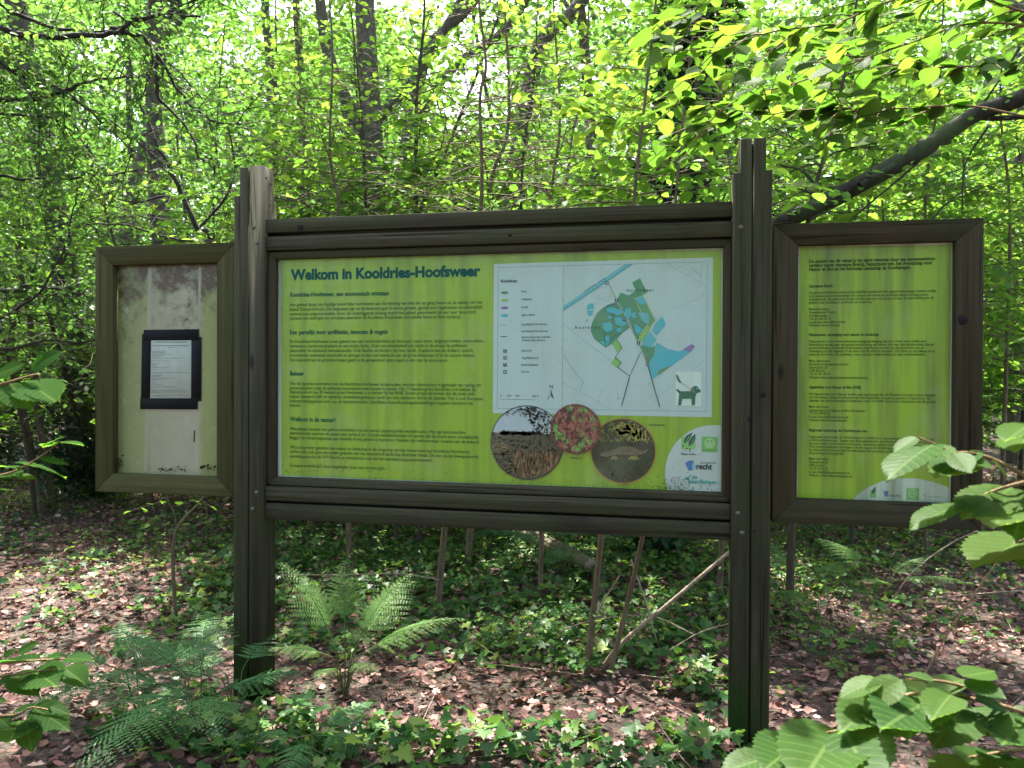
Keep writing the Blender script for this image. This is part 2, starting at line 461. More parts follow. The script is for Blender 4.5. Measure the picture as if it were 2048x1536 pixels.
M['frame_wood_v'] = wood_mat('weathered_frame_wood_upright', 2, (.024, .0185, .0125), (.085, .066, .045), (.036, .036, .017), 0.45)
M['frame_wood_h'] = wood_mat('weathered_frame_wood_level', 0, (.022, .017, .0115), (.075, .058, .038), (.024, .032, .014), 0.6)
M['algae_wood_v'] = wood_mat('algae_frame_wood_upright', 2, (.036, .034, .015), (.095, .088, .040), (.052, .056, .021), 0.7)
M['algae_wood_h'] = wood_mat('algae_frame_wood_level', 0, (.036, .034, .015), (.095, .088, .040), (.052, .056, .021), 0.7)

def plain_mat(name, col, rough=0.5, metal=0.0, spec=0.4):
    m, nt, out = new_mat(name)
    n = noise(nt, objco(nt), 25, 4)
    c = mix(nt, math_n(nt, 'MULTIPLY', n, 0.6), col, tuple(q * 0.45 for q in col))
    p = N(nt, 'ShaderNodeBsdfPrincipled'); p.inputs['Roughness'].default_value = rough; p.inputs['Metallic'].default_value = metal
    p.inputs['Specular IOR Level'].default_value = spec
    nt.links.new(c, p.inputs['Base Color']); nt.links.new(p.outputs[0], out.inputs[0]); return m
M['bolt'] = plain_mat('dull_bolt_steel', (.13, .12, .11), 0.5, 0.6)
M['hole'] = plain_mat('dark_hole', (.006, .005, .004), 0.9)
M['tape'] = plain_mat('black_tape', (.004, .005, .008), 0.6, 0.0, 0.15)
M['paper'] = plain_mat('notice_paper', (.40, .44, .40), 0.6)
M['brown'] = plain_mat('dirt_brown', (.05, .035, .02), 0.9)

def print_mat(name, streak=0.4, rough=0.4, coat=0.6, dirt_c=(.06, .085, .02), wrinkle=0.35):
    """printed laminated sheet: printed colour in Col, weathered by algae runs"""
    m, nt, out = new_mat(name)
    a = N(nt, 'ShaderNodeVertexColor'); a.layer_name = 'Col'
    co = objco(nt, False)
    warp = N(nt, 'ShaderNodeVectorMath', operation='MULTIPLY_ADD')
    wv = N(nt, 'ShaderNodeTexNoise'); wv.inputs['Scale'].default_value = 2.5; nt.links.new(co, wv.inputs['Vector'])
    nt.links.new(wv.outputs['Color'], warp.inputs[0]); warp.inputs[1].default_value = (.16, 0, .3); nt.links.new(co, warp.inputs[2])
    st = noise(nt, mapping(nt, warp.outputs[0], (15, 1, 1.5)), 1.0, 6, 0.7)
    bl = noise(nt, mapping(nt, co, (3.2, 3.2, 2.2)), 1.0, 6, 0.7)
    amt = math_n(nt, 'MULTIPLY', ramp(nt, st, [(.46, (0, 0, 0)), (.72, (1, 1, 1))]), ramp(nt, bl, [(.42, (.05, .05, .05)), (.64, (1, 1, 1))]))
    c = mix(nt, math_n(nt, 'MULTIPLY', amt, streak), a.outputs[0], dirt_c)
    bl2 = noise(nt, mapping(nt, co, (5, 5, 5), (3, 1, 8)), 1.0, 6, 0.7)
    c = mix(nt, ramp(nt, bl2, [(.5, (0, 0, 0)), (.72, (.34, .34, .34))]), c, (.24, .27, .17))
    sp = noise(nt, co, 120, 2)
    c = mix(nt, ramp(nt, sp, [(.70, (0, 0, 0)), (.76, (.5, .5, .5))]), c, (.03, .04, .015))
    da = noise(nt, mapping(nt, co, (11, 1, 75)), 1.0, 3, .6)  # pale scuffs that double as painted-in glints on the film
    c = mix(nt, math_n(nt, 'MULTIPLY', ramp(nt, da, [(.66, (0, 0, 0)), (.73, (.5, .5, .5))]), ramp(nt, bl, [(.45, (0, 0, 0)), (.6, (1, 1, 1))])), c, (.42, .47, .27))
    # grime along the lower edge
    sz = N(nt, 'ShaderNodeSeparateXYZ'); nt.links.new(co, sz.inputs[0])
    gr = math_n(nt, 'ADD', math_n(nt, 'MULTIPLY', math_n(nt, 'SUBTRACT', 1.13, sz.outputs[2]), 7.0), math_n(nt, 'MULTIPLY', math_n(nt, 'SUBTRACT', noise(nt, co, 28, 5, .7), .5), 3.2))
    c = mix(nt, ramp(nt, gr, [(.28, (0, 0, 0)), (.8, (.72, .72, .72))]), c, (.045, .06, .02))
    p = N(nt, 'ShaderNodeBsdfPrincipled'); p.inputs['Roughness'].default_value = rough
    p.inputs['Specular IOR Level'].default_value = spec
    t = N(nt, 'ShaderNodeBsdfTranslucent')
    tc = ramp(nt, rnd, trans)
    if veins:
        uv = N(nt, 'ShaderNodeUVMap'); uv.uv_map = 'UVMap'
        s = N(nt, 'ShaderNodeSeparateXYZ'); nt.links.new(uv.outputs[0], s.inputs[0])
        ax = math_n(nt, 'ABSOLUTE', math_n(nt, 'SUBTRACT', s.outputs[0], 0.5))
        k = math_n(nt, 'SUBTRACT', math_n(nt, 'MULTIPLY', s.outputs[1], 9.0), math_n(nt, 'MULTIPLY', ax, 5.0))
        fr = math_n(nt, 'ABSOLUTE', math_n(nt, 'SUBTRACT', math_n(nt, 'FRACT', k), 0.5))
        vein = math_n(nt, 'LESS_THAN', fr, 0.045)
        mid = math_n(nt, 'LESS_THAN', ax, 0.022)
        vm = math_n(nt, 'MAXIMUM', vein, mid)
        ns = noise(nt, uv.outputs[0], 9, 4)
        c = mix(nt, math_n(nt, 'MULTIPLY', ns, 0.6), c, (0.022, 0.055, 0.012))
        c = mix(nt, math_n(nt, 'MULTIPLY', vm, 0.38), c, (0.14, 0.21, 0.06))
        tc = mix(nt, math_n(nt, 'MULTIPLY', vm, 0.5), tc, (0.12, 0.22, 0.02))
        fine = noise(nt, uv.outputs[0], 60, 2)
        hgt = math_n(nt, 'ADD', math_n(nt, 'MULTIPLY', fr, 2.0), math_n(nt, 'MULTIPLY', fine, 0.4))
        b = bump(nt, hgt, 0.18, 0.0010)
        nt.links.new(b, p.inputs['Normal'])
    nt.links.new(c, p.inputs['Base Color'])
    nt.links.new(tc, t.inputs['Color'])
    mx = N(nt, 'ShaderNodeMixShader'); mx.inputs[0].default_value = tw
    nt.links.new(p.outputs[0], mx.inputs[1]); nt.links.new(t.outputs[0], mx.inputs[2])
    nt.links.new(mx.outputs[0], out.inputs[0])
    return m

M = {}
G1, G2, G3 = (0.045, 0.095, 0.018), (0.075, 0.14, 0.025), (0.11, 0.17, 0.03)
M['leaf'] = leaf_mat('young_leaf', [(0, G1), (.5, G2), (1, G3)], [(0, (.085, .235, .024)), (.5, (.165, .34, .032)), (1, (.31, .45, .045))], 0.58, clump=1.1)
M['leaf_far'] = leaf_mat('far_leaf', [(0, (.04, .09, .02)), (.5, (.07, .13, .03)), (1, (.10, .16, .04))], [(0, (.065, .19, .026)), (.6, (.125, .265, .04)), (1, (.22, .34, .06))], 0.55, clump=.5)
M['leaf_thorn'] = leaf_mat('thorn_leaf', [(0, (.035, .075, .02)), (.6, (.055, .11, .025)), (1, (.09, .15, .04))], [(0, (.06, .17, .03)), (.6, (.11, .24, .035)), (1, (.22, .34, .05))], 0.5, clump=1.4)
M['leaf_dark'] = leaf_mat('evergreen_leaf', [(0, (.012, .035, .014)), (.6, (.02, .05, .02)), (1, (.035, .07, .025))], [(0, (.02, .05, .01)), (1, (.05, .11, .02))], 0.12, 0.28, 0.6)
M['ivy'] = leaf_mat('ivy_leaf', [(0, (.016, .055, .015)), (.5, (.034, .095, .022)), (.8, (.07, .15, .028)), (1, (.15, .21, .035))], [(0, (.05, .13, .02)), (.8, (.12, .26, .03)), (1, (.3, .42, .05))], 0.28, 0.4, 0.5)
M['ivy_tree'] = leaf_mat('climbing_ivy_leaf', [(0, (.012, .035, .014)), (.6, (.022, .055, .02)), (1, (.05, .10, .028))], [(0, (.03, .08, .012)), (1, (.12, .24, .03))], 0.18, 0.42, 0.4)
M['fern'] = leaf_mat('bracken_green', [(0, (.06, .13, .035)), (.6, (.085, .165, .045)), (1, (.12, .20, .055))], [(0, (.12, .28, .04)), (1, (.24, .42, .07))], 0.42, 0.45)
M['fern_shade'] = leaf_mat('shade_fern_green', [(0, (.04, .115, .042)), (1, (.08, .17, .06))], [(0, (.08, .2, .04)), (1, (.16, .32, .06))], 0.3, 0.4)  # darker copy of the fern green, shade put into the colour
M['herb'] = leaf_mat('seedling_leaf', [(0, (.04, .09, .025)), (.6, (.07, .14, .03)), (1, (.12, .18, .035))], [(0, (.15, .3, .03)), (1, (.4, .52, .06))], 0.42)
M['hazel'] = leaf_mat('hazel_leaf', [(0, (.022, .058, .015)), (.5, (.036, .078, .018)), (1, (.055, .10, .022))], [(0, (.075, .19, .016)), (.7, (.12, .25, .02)), (1, (.21, .32, .028))], 0.52, 0.45, 0.16, by_object=True, veins=True)
M['hazel_dark'] = leaf_mat('shaded_hazel_leaf', [(0, (.016, .052, .014)), (1, (.03, .08, .02))], [(0, (.05, .16, .014)), (1, (.11, .26, .02))], 0.6, 0.5, 0.05, by_object=True, veins=True)  # hazel leaf again, with shade mixed into its darker tones
M['litter'] = leaf_mat('dead_leaf', [(0, (.03, .015, .012)), (.3, (.10, .05, .041)), (.7, (.24, .125, .105)), (.93, (.38, .22, .19)), (1, (.45, .31, .26))], [(0, (.06, .03, .01)), (1, (.22, .11, .06))], 0.12, 0.6, 0.35)

def bark_mat(name, c1, c2, moss=0.0, sc_=1.0):
    m, nt, out = new_mat(name)
    co = objco(nt)
    n1 = noise(nt, mapping(nt, co, (28 * sc_, 28 * sc_, 5 * sc_)), 1.0, 5, 0.65)
    n2 = noise(nt, co, 3.0 * sc_, 3)
    c = ramp(nt, n1, [(.3, c1), (.7, c2)])
    if moss:
        mk = ramp(nt, n2, [(.45, (0, 0, 0)), (.62, (moss, moss, moss))])
        c = mix(nt, mk, c, (0.05, 0.075, 0.025))
    p = N(nt, 'ShaderNodeBsdfPrincipled'); p.inputs['Roughness'].default_value = 0.85
    p.inputs['Specular IOR Level'].default_value = 0.25
    nt.links.new(c, p.inputs['Base Color'])
    nt.links.new(bump(nt, n1, 0.8, 0.012), p.inputs['Normal'])
    nt.links.new(p.outputs[0], out.inputs[0]); return m
M['bark'] = bark_mat('dark_bark', (.045, .037, .028), (.15, .125, .096), 0.5)
M['bark_moss'] = bark_mat('mossy_bark', (.011, .010, .008), (.042, .038, .026), 0.7)
M['twig'] = bark_mat('twig_bark', (.03, .022, .016), (.09, .068, .05), 0.25, 2)
M['twig_dark'] = bark_mat('dark_twig_bark', (.014, .012, .011), (.05, .042, .035), 0.2, 2)
M['stem'] = bark_mat('sapling_bark', (.07, .05, .032), (.18, .135, .09), 0.3, 2)
M['log'] = bark_mat('fallen_log_bark', (.07, .055, .035), (.26, .21, .14), 0.6)
M['stick'] = bark_mat('dry_stick', (.12, .09, .065), (.30, .24, .18), 0.0, 2)
M['hazel_twig'] = bark_mat('hazel_twig_bark', (.12, .07, .035), (.24, .16, .085), 0.0, 3)

def ground_mat():
    m, nt, out = new_mat('forest_floor')
    co = objco(nt, False)
    v = N(nt, 'ShaderNodeTexVoronoi'); v.inputs['Scale'].default_value = 38; v.inputs['Randomness'].default_value = 1
    nt.links.new(co, v.inputs['Vector'])
    sp = N(nt, 'ShaderNodeSeparateColor'); nt.links.new(v.outputs['Color'], sp.inputs[0])
    c = ramp(nt, sp.outputs[0], [(0, (.018, .011, .008)), (.5, (.05, .028, .021)), (1, (.11, .064, .05))])
    n1 = noise(nt, co, 1.3, 4)
    c = mix(nt, ramp(nt, n1, [(.5, (0, 0, 0)), (.7, (.6, .6, .6))]), c, (.035, .05, .018))
    n2 = noise(nt, co, 90, 3)
    c = mix(nt, n2, c, (.02, .014, .010), 'MULTIPLY') if False else c
    p = N(nt, 'ShaderNodeBsdfPrincipled'); p.inputs['Roughness'].default_value = 0.9
    nt.links.new(c, p.inputs['Base Color'])
    nt.links.new(bump(nt, math_n(nt, 'ADD', v.outputs['Distance'], n2), 0.9, 0.02), p.inputs['Normal'])
    nt.links.new(p.outputs[0], out.inputs[0]); return m
M['ground'] = ground_mat()

def wood_mat(name, axis, c1, c2, algae, alg_amt, foot_moss=False):
    """weathered softwood board, grain along axis (0 x, 2 z)"""
    m, nt, out = new_mat(name)
    co = objco(nt)
    s = [85, 85, 85]; s[axis] = 1.3
    s2 = [26, 26, 26]; s2[axis] = 0.5
    g1 = noise(nt, mapping(nt, co, s), 1.0, 6, 0.75)
    g2 = noise(nt, mapping(nt, co, s2), 1.0, 5, 0.7)
    big = noise(nt, co, 3.4, 6, 0.68)
    gm = math_n(nt, 'ADD', math_n(nt, 'MULTIPLY', g1, 0.5), math_n(nt, 'MULTIPLY', g2, 0.5))
    c = ramp(nt, gm, [(.36, c1), (.5, tuple(.6 * a + .4 * b for a, b in zip(c1, c2))), (.64, c2)])
    # drying cracks along the grain
    s3 = [75, 75, 75]; s3[axis] = 1.1
    ck = ramp(nt, noise(nt, mapping(nt, co, s3, (5, 1, 2)), 1.0, 2), [(.33, (.95, .95, .95)), (.39, (0, 0, 0))])
    c = mix(nt, ck, c, tuple(.35 * q for q in c1))
    # pale scuffs and droppings
    sf = ramp(nt, noise(nt, mapping(nt, co, (17, 17, 17)), 1.0, 5, 0.75), [(.68, (0, 0, 0)), (.78, (.35, .35, .35))])
    c = mix(nt, sf, c, (.12, .11, .085))
    oi_ = N(nt, 'ShaderNodeObjectInfo')
    c = mix(nt, 1.0, c, ramp(nt, oi_.outputs['Random'], [(0, (.84, .82, .80)), (.5, (1.0, .97, .93)), (1, (1.14, 1.1, 1.04))]), 'MULTIPLY')
    al = ramp(nt, big, [(.36, (0, 0, 0)), (.62, (alg_amt,) * 3)])
    c = mix(nt, al, c, algae)
    st = noise(nt, mapping(nt, co, (5, 5, 1.2) if axis == 2 else (2.2, 5, 5), (9, 3, 4)), 1.0, 3)
    c = mix(nt, ramp(nt, st, [(.56, (0, 0, 0)), (.72, (.5, .5, .5))]), c, (.012, .011, .010))
    # knots
    vo = N(nt, 'ShaderNodeTexVoronoi'); vo.inputs['Scale'].default_value = 1.0
    ks = [6, 6, 6]; ks[axis] = 2.2
    nt.links.new(mapping(nt, co, ks), vo.inputs['Vector'])
    c = mix(nt, ramp(nt, vo.outputs['Distance'], [(.05, (.85, .85, .85)), (.11, (0, 0, 0))]), c, (.010, .008, .006))
    if foot_moss:
        tc = N(nt, 'ShaderNodeTexCoord'); sz = N(nt, 'ShaderNodeSeparateXYZ'); nt.links.new(tc.outputs['Object'], sz.inputs[0])
        mk = math_n(nt, 'ADD', math_n(nt, 'MULTIPLY', sz.outputs[2], -1.5), math_n(nt, 'ADD', math_n(nt, 'MULTIPLY', big, 1.3), math_n(nt, 'MULTIPLY', g1, 0.35)))
        c = mix(nt, ramp(nt, mk, [(.25, (0, 0, 0)), (.75, (.85, .85, .85))]), c, (.018, .045, .008))
    p = N(nt, 'ShaderNodeBsdfPrincipled'); p.inputs['Roughness'].default_value = 0.88
    p.inputs['Specular IOR Level'].default_value = 0.14
    nt.links.new(c, p.inputs['Base Color'])
    nt.links.new(bump(nt, gm, 0.6, 0.003), p.inputs['Normal'])
    nt.links.new(p.outputs[0], out.inputs[0]); return m
W1, W2 = (.022, .0205, .0145), (.092, .083, .060)
M['post_wood'] = wood_mat('weathered_post_wood', 2, W1, W2, (.038, .046, .020), 0.55, True)
M['rail_wood'] = wood_mat('weathered_rail_wood', 0, W1, W2, (.042, .048, .020), 0.6)
M['frame_wood_v'] = wood_mat('weathered_frame_wood_upright', 2, (.024, .0185, .0125), (.085, .066, .045), (.036, .036, .017), 0.45)
M['frame_wood_h'] = wood_mat('weathered_frame_wood_level', 0, (.022, .017, .0115), (.075, .058, .038), (.024, .032, .014), 0.6)
M['algae_wood_v'] = wood_mat('algae_frame_wood_upright', 2, (.036, .034, .015), (.095, .088, .040), (.052, .056, .021), 0.7)
M['algae_wood_h'] = wood_mat('algae_frame_wood_level', 0, (.036, .034, .015), (.095, .088, .040), (.052, .056, .021), 0.7)

def plain_mat(name, col, rough=0.5, metal=0.0, spec=0.4):
    m, nt, out = new_mat(name)
    n = noise(nt, objco(nt), 25, 4)
    c = mix(nt, math_n(nt, 'MULTIPLY', n, 0.6), col, tuple(q * 0.45 for q in col))
    p = N(nt, 'ShaderNodeBsdfPrincipled'); p.inputs['Roughness'].default_value = rough; p.inputs['Metallic'].default_value = metal
    p.inputs['Specular IOR Level'].default_value = spec
    nt.links.new(c, p.inputs['Base Color']); nt.links.new(p.outputs[0], out.inputs[0]); return m
M['bolt'] = plain_mat('dull_bolt_steel', (.13, .12, .11), 0.5, 0.6)
M['hole'] = plain_mat('dark_hole', (.006, .005, .004), 0.9)
M['tape'] = plain_mat('black_tape', (.004, .005, .008), 0.6, 0.0, 0.15)
M['paper'] = plain_mat('notice_paper', (.40, .44, .40), 0.6)
M['brown'] = plain_mat('dirt_brown', (.05, .035, .02), 0.9)

def print_mat(name, streak=0.4, rough=0.4, coat=0.6, dirt_c=(.06, .085, .02), wrinkle=0.35):
    """printed laminated sheet: printed colour in Col, weathered by algae runs"""
    m, nt, out = new_mat(name)
    a = N(nt, 'ShaderNodeVertexColor'); a.layer_name = 'Col'
    co = objco(nt, False)
    st = noise(nt, mapping(nt, co, (13, 1, 0.8)), 1.0, 4, 0.6)
    bl = noise(nt, mapping(nt, co, (4, 4, 4)), 1.0, 5, 0.65)
    k = math_n(nt, 'MULTIPLY', ramp(nt, st, [(.42, (0, 0, 0)), (.7, (1, 1, 1))]), streak)
    c = mix(nt, k, a.outputs[0], dirt_c)
    c = mix(nt, ramp(nt, bl, [(.5, (0, 0, 0)), (.75, (.30, .30, .30))]), c, (.30, .33, .22))
    sp = noise(nt, co, 120, 2)
    c = mix(nt, ramp(nt, sp, [(.70, (0, 0, 0)), (.76, (.5, .5, .5))]), c, (.03, .04, .015))
    p = N(nt, 'ShaderNodeBsdfPrincipled'); p.inputs['Roughness'].default_value = rough
    p.inputs['Coat Weight'].default_value = coat; p.inputs['Coat Roughness'].default_value = 0.06
    w = noise(nt, mapping(nt, co, (16, 1, 30)), 1.0, 4, 0.6)
    b = bump(nt, w, wrinkle, 0.02)
    nt.links.new(b, p.inputs['Coat Normal'])
    nt.links.new(c, p.inputs['Base Color']); nt.links.new(p.outputs[0], out.inputs[0]); return m
M['print'] = print_mat('laminated_print')
M['print_map'] = print_mat('laminated_map_print', 0.14, 0.4, 0.6, (.22, .28, .16))
M['print_right'] = print_mat('laminated_print_with_algae_runs', 0.75, 0.45, 0.3, (.075, .10, .026))
def letter_mat():
    m, nt, out = new_mat('lettering_ink')
    a = N(nt, 'ShaderNodeVertexColor'); a.layer_name = 'Col'
    n = noise(nt, mapping(nt, objco(nt, False), (13, 1, 9)), 1.0, 4)
    c = mix(nt, ramp(nt, n, [(.55, (0, 0, 0)), (.8, (.3, .3, .3))]), a.outputs[0], (.10, .16, .03))
    p = N(nt, 'ShaderNodeBsdfPrincipled'); p.inputs['Roughness'].default_value = 0.6; p.inputs['Specular IOR Level'].default_value = 0.2
    nt.links.new(c, p.inputs['Base Color']); nt.links.new(p.outputs[0], out.inputs[0]); return m
M['letters'] = letter_mat()
M['ink'] = print_mat('printed_ink', 0.15, 0.35, 0.25)

def faded_mat():
    """bleached poster of the left case: pale middle, green yellow sides, rotten brown top"""
    m, nt, out = new_mat('bleached_poster')
    co = objco(nt, False)
    s = N(nt, 'ShaderNodeSeparateXYZ'); nt.links.new(co, s.inputs[0])
    wob = math_n(nt, 'MULTIPLY', math_n(nt, 'SUBTRACT', noise(nt, mapping(nt, co, (6, 1, 3)), 1.0, 4), 0.5), 0.03)
    x = math_n(nt, 'ADD', s.outputs[0], wob)
    fx = math_n(nt, 'DIVIDE', math_n(nt, 'SUBTRACT', x, -2.74), 0.57)
    c = ramp(nt, fx, [(0.0, (.17, .20, .08)), (.225, (.22, .25, .10)), (.265, (.27, .26, .185)), (.5, (.30, .285, .21)), (.735, (.31, .30, .22)), (.775, (.22, .25, .09)), (1, (.20, .23, .07))])
    n1 = noise(nt, mapping(nt, co, (7, 1, 2.2)), 1.0, 5, 0.65)
    c = mix(nt, ramp(nt, n1, [(.45, (0, 0, 0)), (.75, (.55, .55, .55))]), c, (.20, .22, .11))
    n2 = noise(nt, mapping(nt, co, (9, 1, 9)), 1.0, 5, 0.7)
    top = math_n(nt, 'ADD', math_n(nt, 'MULTIPLY', math_n(nt, 'SUBTRACT', s.outputs[2], 1.84), 3.0), math_n(nt, 'MULTIPLY', math_n(nt, 'SUBTRACT', n2, 0.5), 4.2))
    c = mix(nt, ramp(nt, top, [(.0, (0, 0, 0)), (.8, (.92, .92, .92))]), c, (.062, .044, .016))
    n3 = noise(nt, mapping(nt, co, (11, 1, 5), (2, 0, 5)), 1.0, 6, 0.75)
    c = mix(nt, ramp(nt, math_n(nt, 'MULTIPLY', math_n(nt, 'ADD', top, .2), n3), [(.42, (0, 0, 0)), (.6, (.8, .8, .8))]), c, (.070, .030, .010))
    n4 = noise(nt, mapping(nt, co, (14, 1, 14), (7, 0, 1)), 1.0, 6, 0.8)
    c = mix(nt, ramp(nt, n4, [(.56, (0, 0, 0)), (.7, (.55, .55, .55))]), c, (.10, .09, .045))
    c = mix(nt, ramp(nt, n4, [(.30, (.5, .5, .5)), (.42, (0, 0, 0))]), c, (.42, .44, .38))
    bot = math_n(nt, 'ADD', math_n(nt, 'MULTIPLY', math_n(nt, 'SUBTRACT', 1.10, s.outputs[2]), 9.0), math_n(nt, 'MULTIPLY', math_n(nt, 'SUBTRACT', n2, 0.55), 5.0))
    c = mix(nt, ramp(nt, bot, [(.45, (0, 0, 0)), (.8, (.8, .8, .8))]), c, (.035, .028, .015))
    p = N(nt, 'ShaderNodeBsdfPrincipled'); p.inputs['Roughness'].default_value = 0.45
    p.inputs['Coat Weight'].default_value = 0.3; p.inputs['Coat Roughness'].default_value = 0.1
    nt.links.new(bump(nt, n2, 0.3, 0.012), p.inputs['Coat Normal'])
    nt.links.new(c, p.inputs['Base Color']); nt.links.new(p.outputs[0], out.inputs[0]); return m
M['faded'] = faded_mat()

# ---------------------------------------------------------------- ground
def build_ground():
    th = np.linspace(0, 2 * math.pi, 97)[:-1]
    rs = np.concatenate([np.linspace(0.3, 14, 46), np.geomspace(15.5, 420, 18)])
    V = [[0.0, 2.0, 0.0]]; 
    X = np.cos(th)[None] * rs[:, None]; Y = 2.0 + np.sin(th)[None] * rs[:, None]
    Z = gz(X, Y)
    V = np.vstack([[[0.0, 2.0, float(gz(0, 2.0))]], np.stack([X, Y, Z], -1).reshape(-1, 3)])
    n = 96; m = len(rs)
    i = 1 + np.arange(m - 1)[:, None] * n; j = np.arange(n)[None]; k = (j + 1) % n
    Q = np.stack([i + j, i + n + j, i + n + k, i + k], -1).reshape(-1, 4)
    T = np.array([[0, 1 + a, 1 + (a + 1) % n] for a in range(n)])
    o = obj('ground', mesh_np('ground', V, [T, Q], M['ground'], smooth=True))
    tag(o, kind='structure')
build_ground()

# ---------------------------------------------------------------- the information board
BOARD = thing('information_board', (-0.84, 0.05, 0.0), 'dark wooden information board with two posts, a wide green panel and two side panels', 'sign')

def inset_poly(poly, d):
    p = np.asarray(poly, float); n = len(p)
    area = 0.5 * np.sum(p[:, 0] * np.roll(p[:, 1], -1) - np.roll(p[:, 0], -1) * p[:, 1])
    s = 1.0 if area > 0 else -1.0
    e = nrm(np.roll(p, -1, 0) - p); nn = s * np.c_[-e[:, 1], e[:, 0]]
    n0 = np.roll(nn, 1, 0)
    return p + d * (n0 + nn) / (1 + (n0 * nn).sum(1))[:, None]
def prism(poly, y0, y1, ch=0.003, axis='y'):
    """poly (a,b) extruded along y (or x), front edges chamfered"""
    p = np.asarray(poly, float); n = len(p); q = inset_poly(p, ch)
    rings = [(q, y0), (p, y0 + ch), (p, y1)]
    V = []
    for r, y in rings:
        for a, b in r: V.append((a, y, b) if axis == 'y' else (y, a, b))
    T = []
    for t in tessellate_polygon([[Vector((a, b, 0)) for a, b in q]]): T.append(t)
    for t in tessellate_polygon([[Vector((a, b, 0)) for a, b in p]]): T.append(tuple(2 * n + k for k in t))
    Q = []
    for r in range(2):
        for k in range(n): Q.append((r * n + k, r * n + (k + 1) % n, (r + 1) * n + (k + 1) % n, (r + 1) * n + k))
    return np.array(V), T, Q
def fix_normals(me):
    import bmesh
    bm = bmesh.new(); bm.from_mesh(me); bmesh.ops.recalc_face_normals(bm, faces=bm.faces); bm.to_mesh(me); bm.free()
def plank(name, poly, y0, y1, mat, parent, ch=0.003, axis='y'):
    V, T, Q = prism(poly, y0, y1, ch, axis)
    me = mesh_np(name, V, [np.array(T), np.array(Q)], mat); fix_normals(me)
    return obj(name, me, parent)
def rect(x0, x1, z0, z1): return [(x0, z0), (x1, z0), (x1, z1), (x0, z1)]
def xz(px, py, Y):
    p = at_y(px, py, Y); return (p[0], p[2])

def dome(name, px, py, Y, r, mat, parent, h=0.006):
    x, z = xz(px, py, Y); V = []; n = 10
    for k, (rr, hh) in enumerate(((1.25, 0.0), (1.2, 0.25), (0.95, 0.3), (0.75, 0.75), (0.4, 1.0))):
        for a in range(n): V.append((x + r * rr * math.cos(a * 2 * math.pi / n), Y - h * hh, z + r * rr * math.sin(a * 2 * math.pi / n)))
    V.append((x, Y - h * 1.05, z))
    Q = [(k * n + a, k * n + (a + 1) % n, (k + 1) * n + (a + 1) % n, (k + 1) * n + a) for k in range(4) for a in range(n)]
    T = [(4 * n + a, 4 * n + (a + 1) % n, 5 * n) for a in range(n)]
    return obj(name, mesh_np(name, V, [np.array(T), np.array(Q)], mat, smooth=True), parent)
def spot(name, px, py, Y, r, mat, parent, seed=0, n=11, sq=1.0):
    x, z = xz(px, py, Y); rg = random.Random(seed)
    pl = [(x + r * rg.uniform(.7, 1.1) * math.cos(a * 6.2832 / n), z + sq * r * rg.uniform(.7, 1.1) * math.sin(a * 6.2832 / n)) for a in range(n)]
    return plank(name, pl, Y - 0.0022, Y + 0.001, mat, parent, 0.0005)

# posts: two half timbers with a groove between, tops stepped
def post(x0, x1, top, sh, left):
    w = 0.029; mid = 0.5 * (x0 + x1); g = 0.004
    core = plank('post', rect(mid - 0.012, mid + 0.012, -0.06, top - 0.02), 0.016, 0.10, M['post_wood'], BOARD)
    l = [(x0, -0.06), (mid - g, -0.06), (mid - g, top), (x0 + w, top), (x0 + w, sh), (x0, sh)]
    plank('half_timber', l, 0.0, 0.11, M['post_wood'], core, 0.004)
    if left:
        pr = [(0.0, -0.06), (0.118, -0.06), (0.118, sh - 0.01), (0.094, sh - 0.01), (0.094, top + 0.004), (0.0, top + 0.004)]
        plank('half_timber', pr, mid + g, x1, M['post_wood'], core, 0.002, axis='x')
    else:
        r = [(mid + g, -0.06), (x1, -0.06), (x1, sh + 0.006), (x1 - w * 0.9, sh + 0.006), (x1 - w * 0.9, top), (mid + g, top)]
        plank('half_timber', r, 0.0, 0.11, M['post_wood'], core, 0.004)
    return core
LP = post(-2.090, -1.932, at_y(497, 334, 0)[2], 2.436, True)
RP = post(0.244, 0.404, at_y(1506, 276, 0)[2], 2.436, False)
for px, py in ((508, 455), (514, 486), (513, 985), (505, 1018)): dome('bolt', px, py, 0.0, 0.0085, M['bolt'], LP)
for px, py in ((1482, 455), (1476, 1027), (1484, 1066)): dome('bolt', px, py, 0.0, 0.0085, M['bolt'], RP)
spot('hole', 1508, 1062, 0.0, 0.006, M['hole'], RP, 3)
spot('knot', 1500, 838, 0.0, 0.012, M['hole'], RP, 4)
spot('knot', 1526, 790, 0.0, 0.013, M['hole'], RP, 5)
# bolt and holes in the inner face of the left post
for (yy, zz, r, mt) in ((0.055, 2.40, 0.011, 'bolt'), (0.02, 2.52, 0.006, 'hole'), (0.06, 2.50, 0.007, 'hole')):
    V = [(-1.932 + (0.003 if k == 1 else 0.0012), yy + rr * r * math.cos(a * 0.6283), zz + rr * r * math.sin(a * 0.6283)) for k, rr in enumerate((1.0, 0.7)) for a in range(10)]
    obj('bolt' if mt == 'bolt' else 'hole', mesh_np('bolt', V, [np.array([list(range(10, 20))]), np.array([(a, (a + 1) % 10, 10 + (a + 1) % 10, 10 + a) for a in range(10)])], M[mt]), LP)

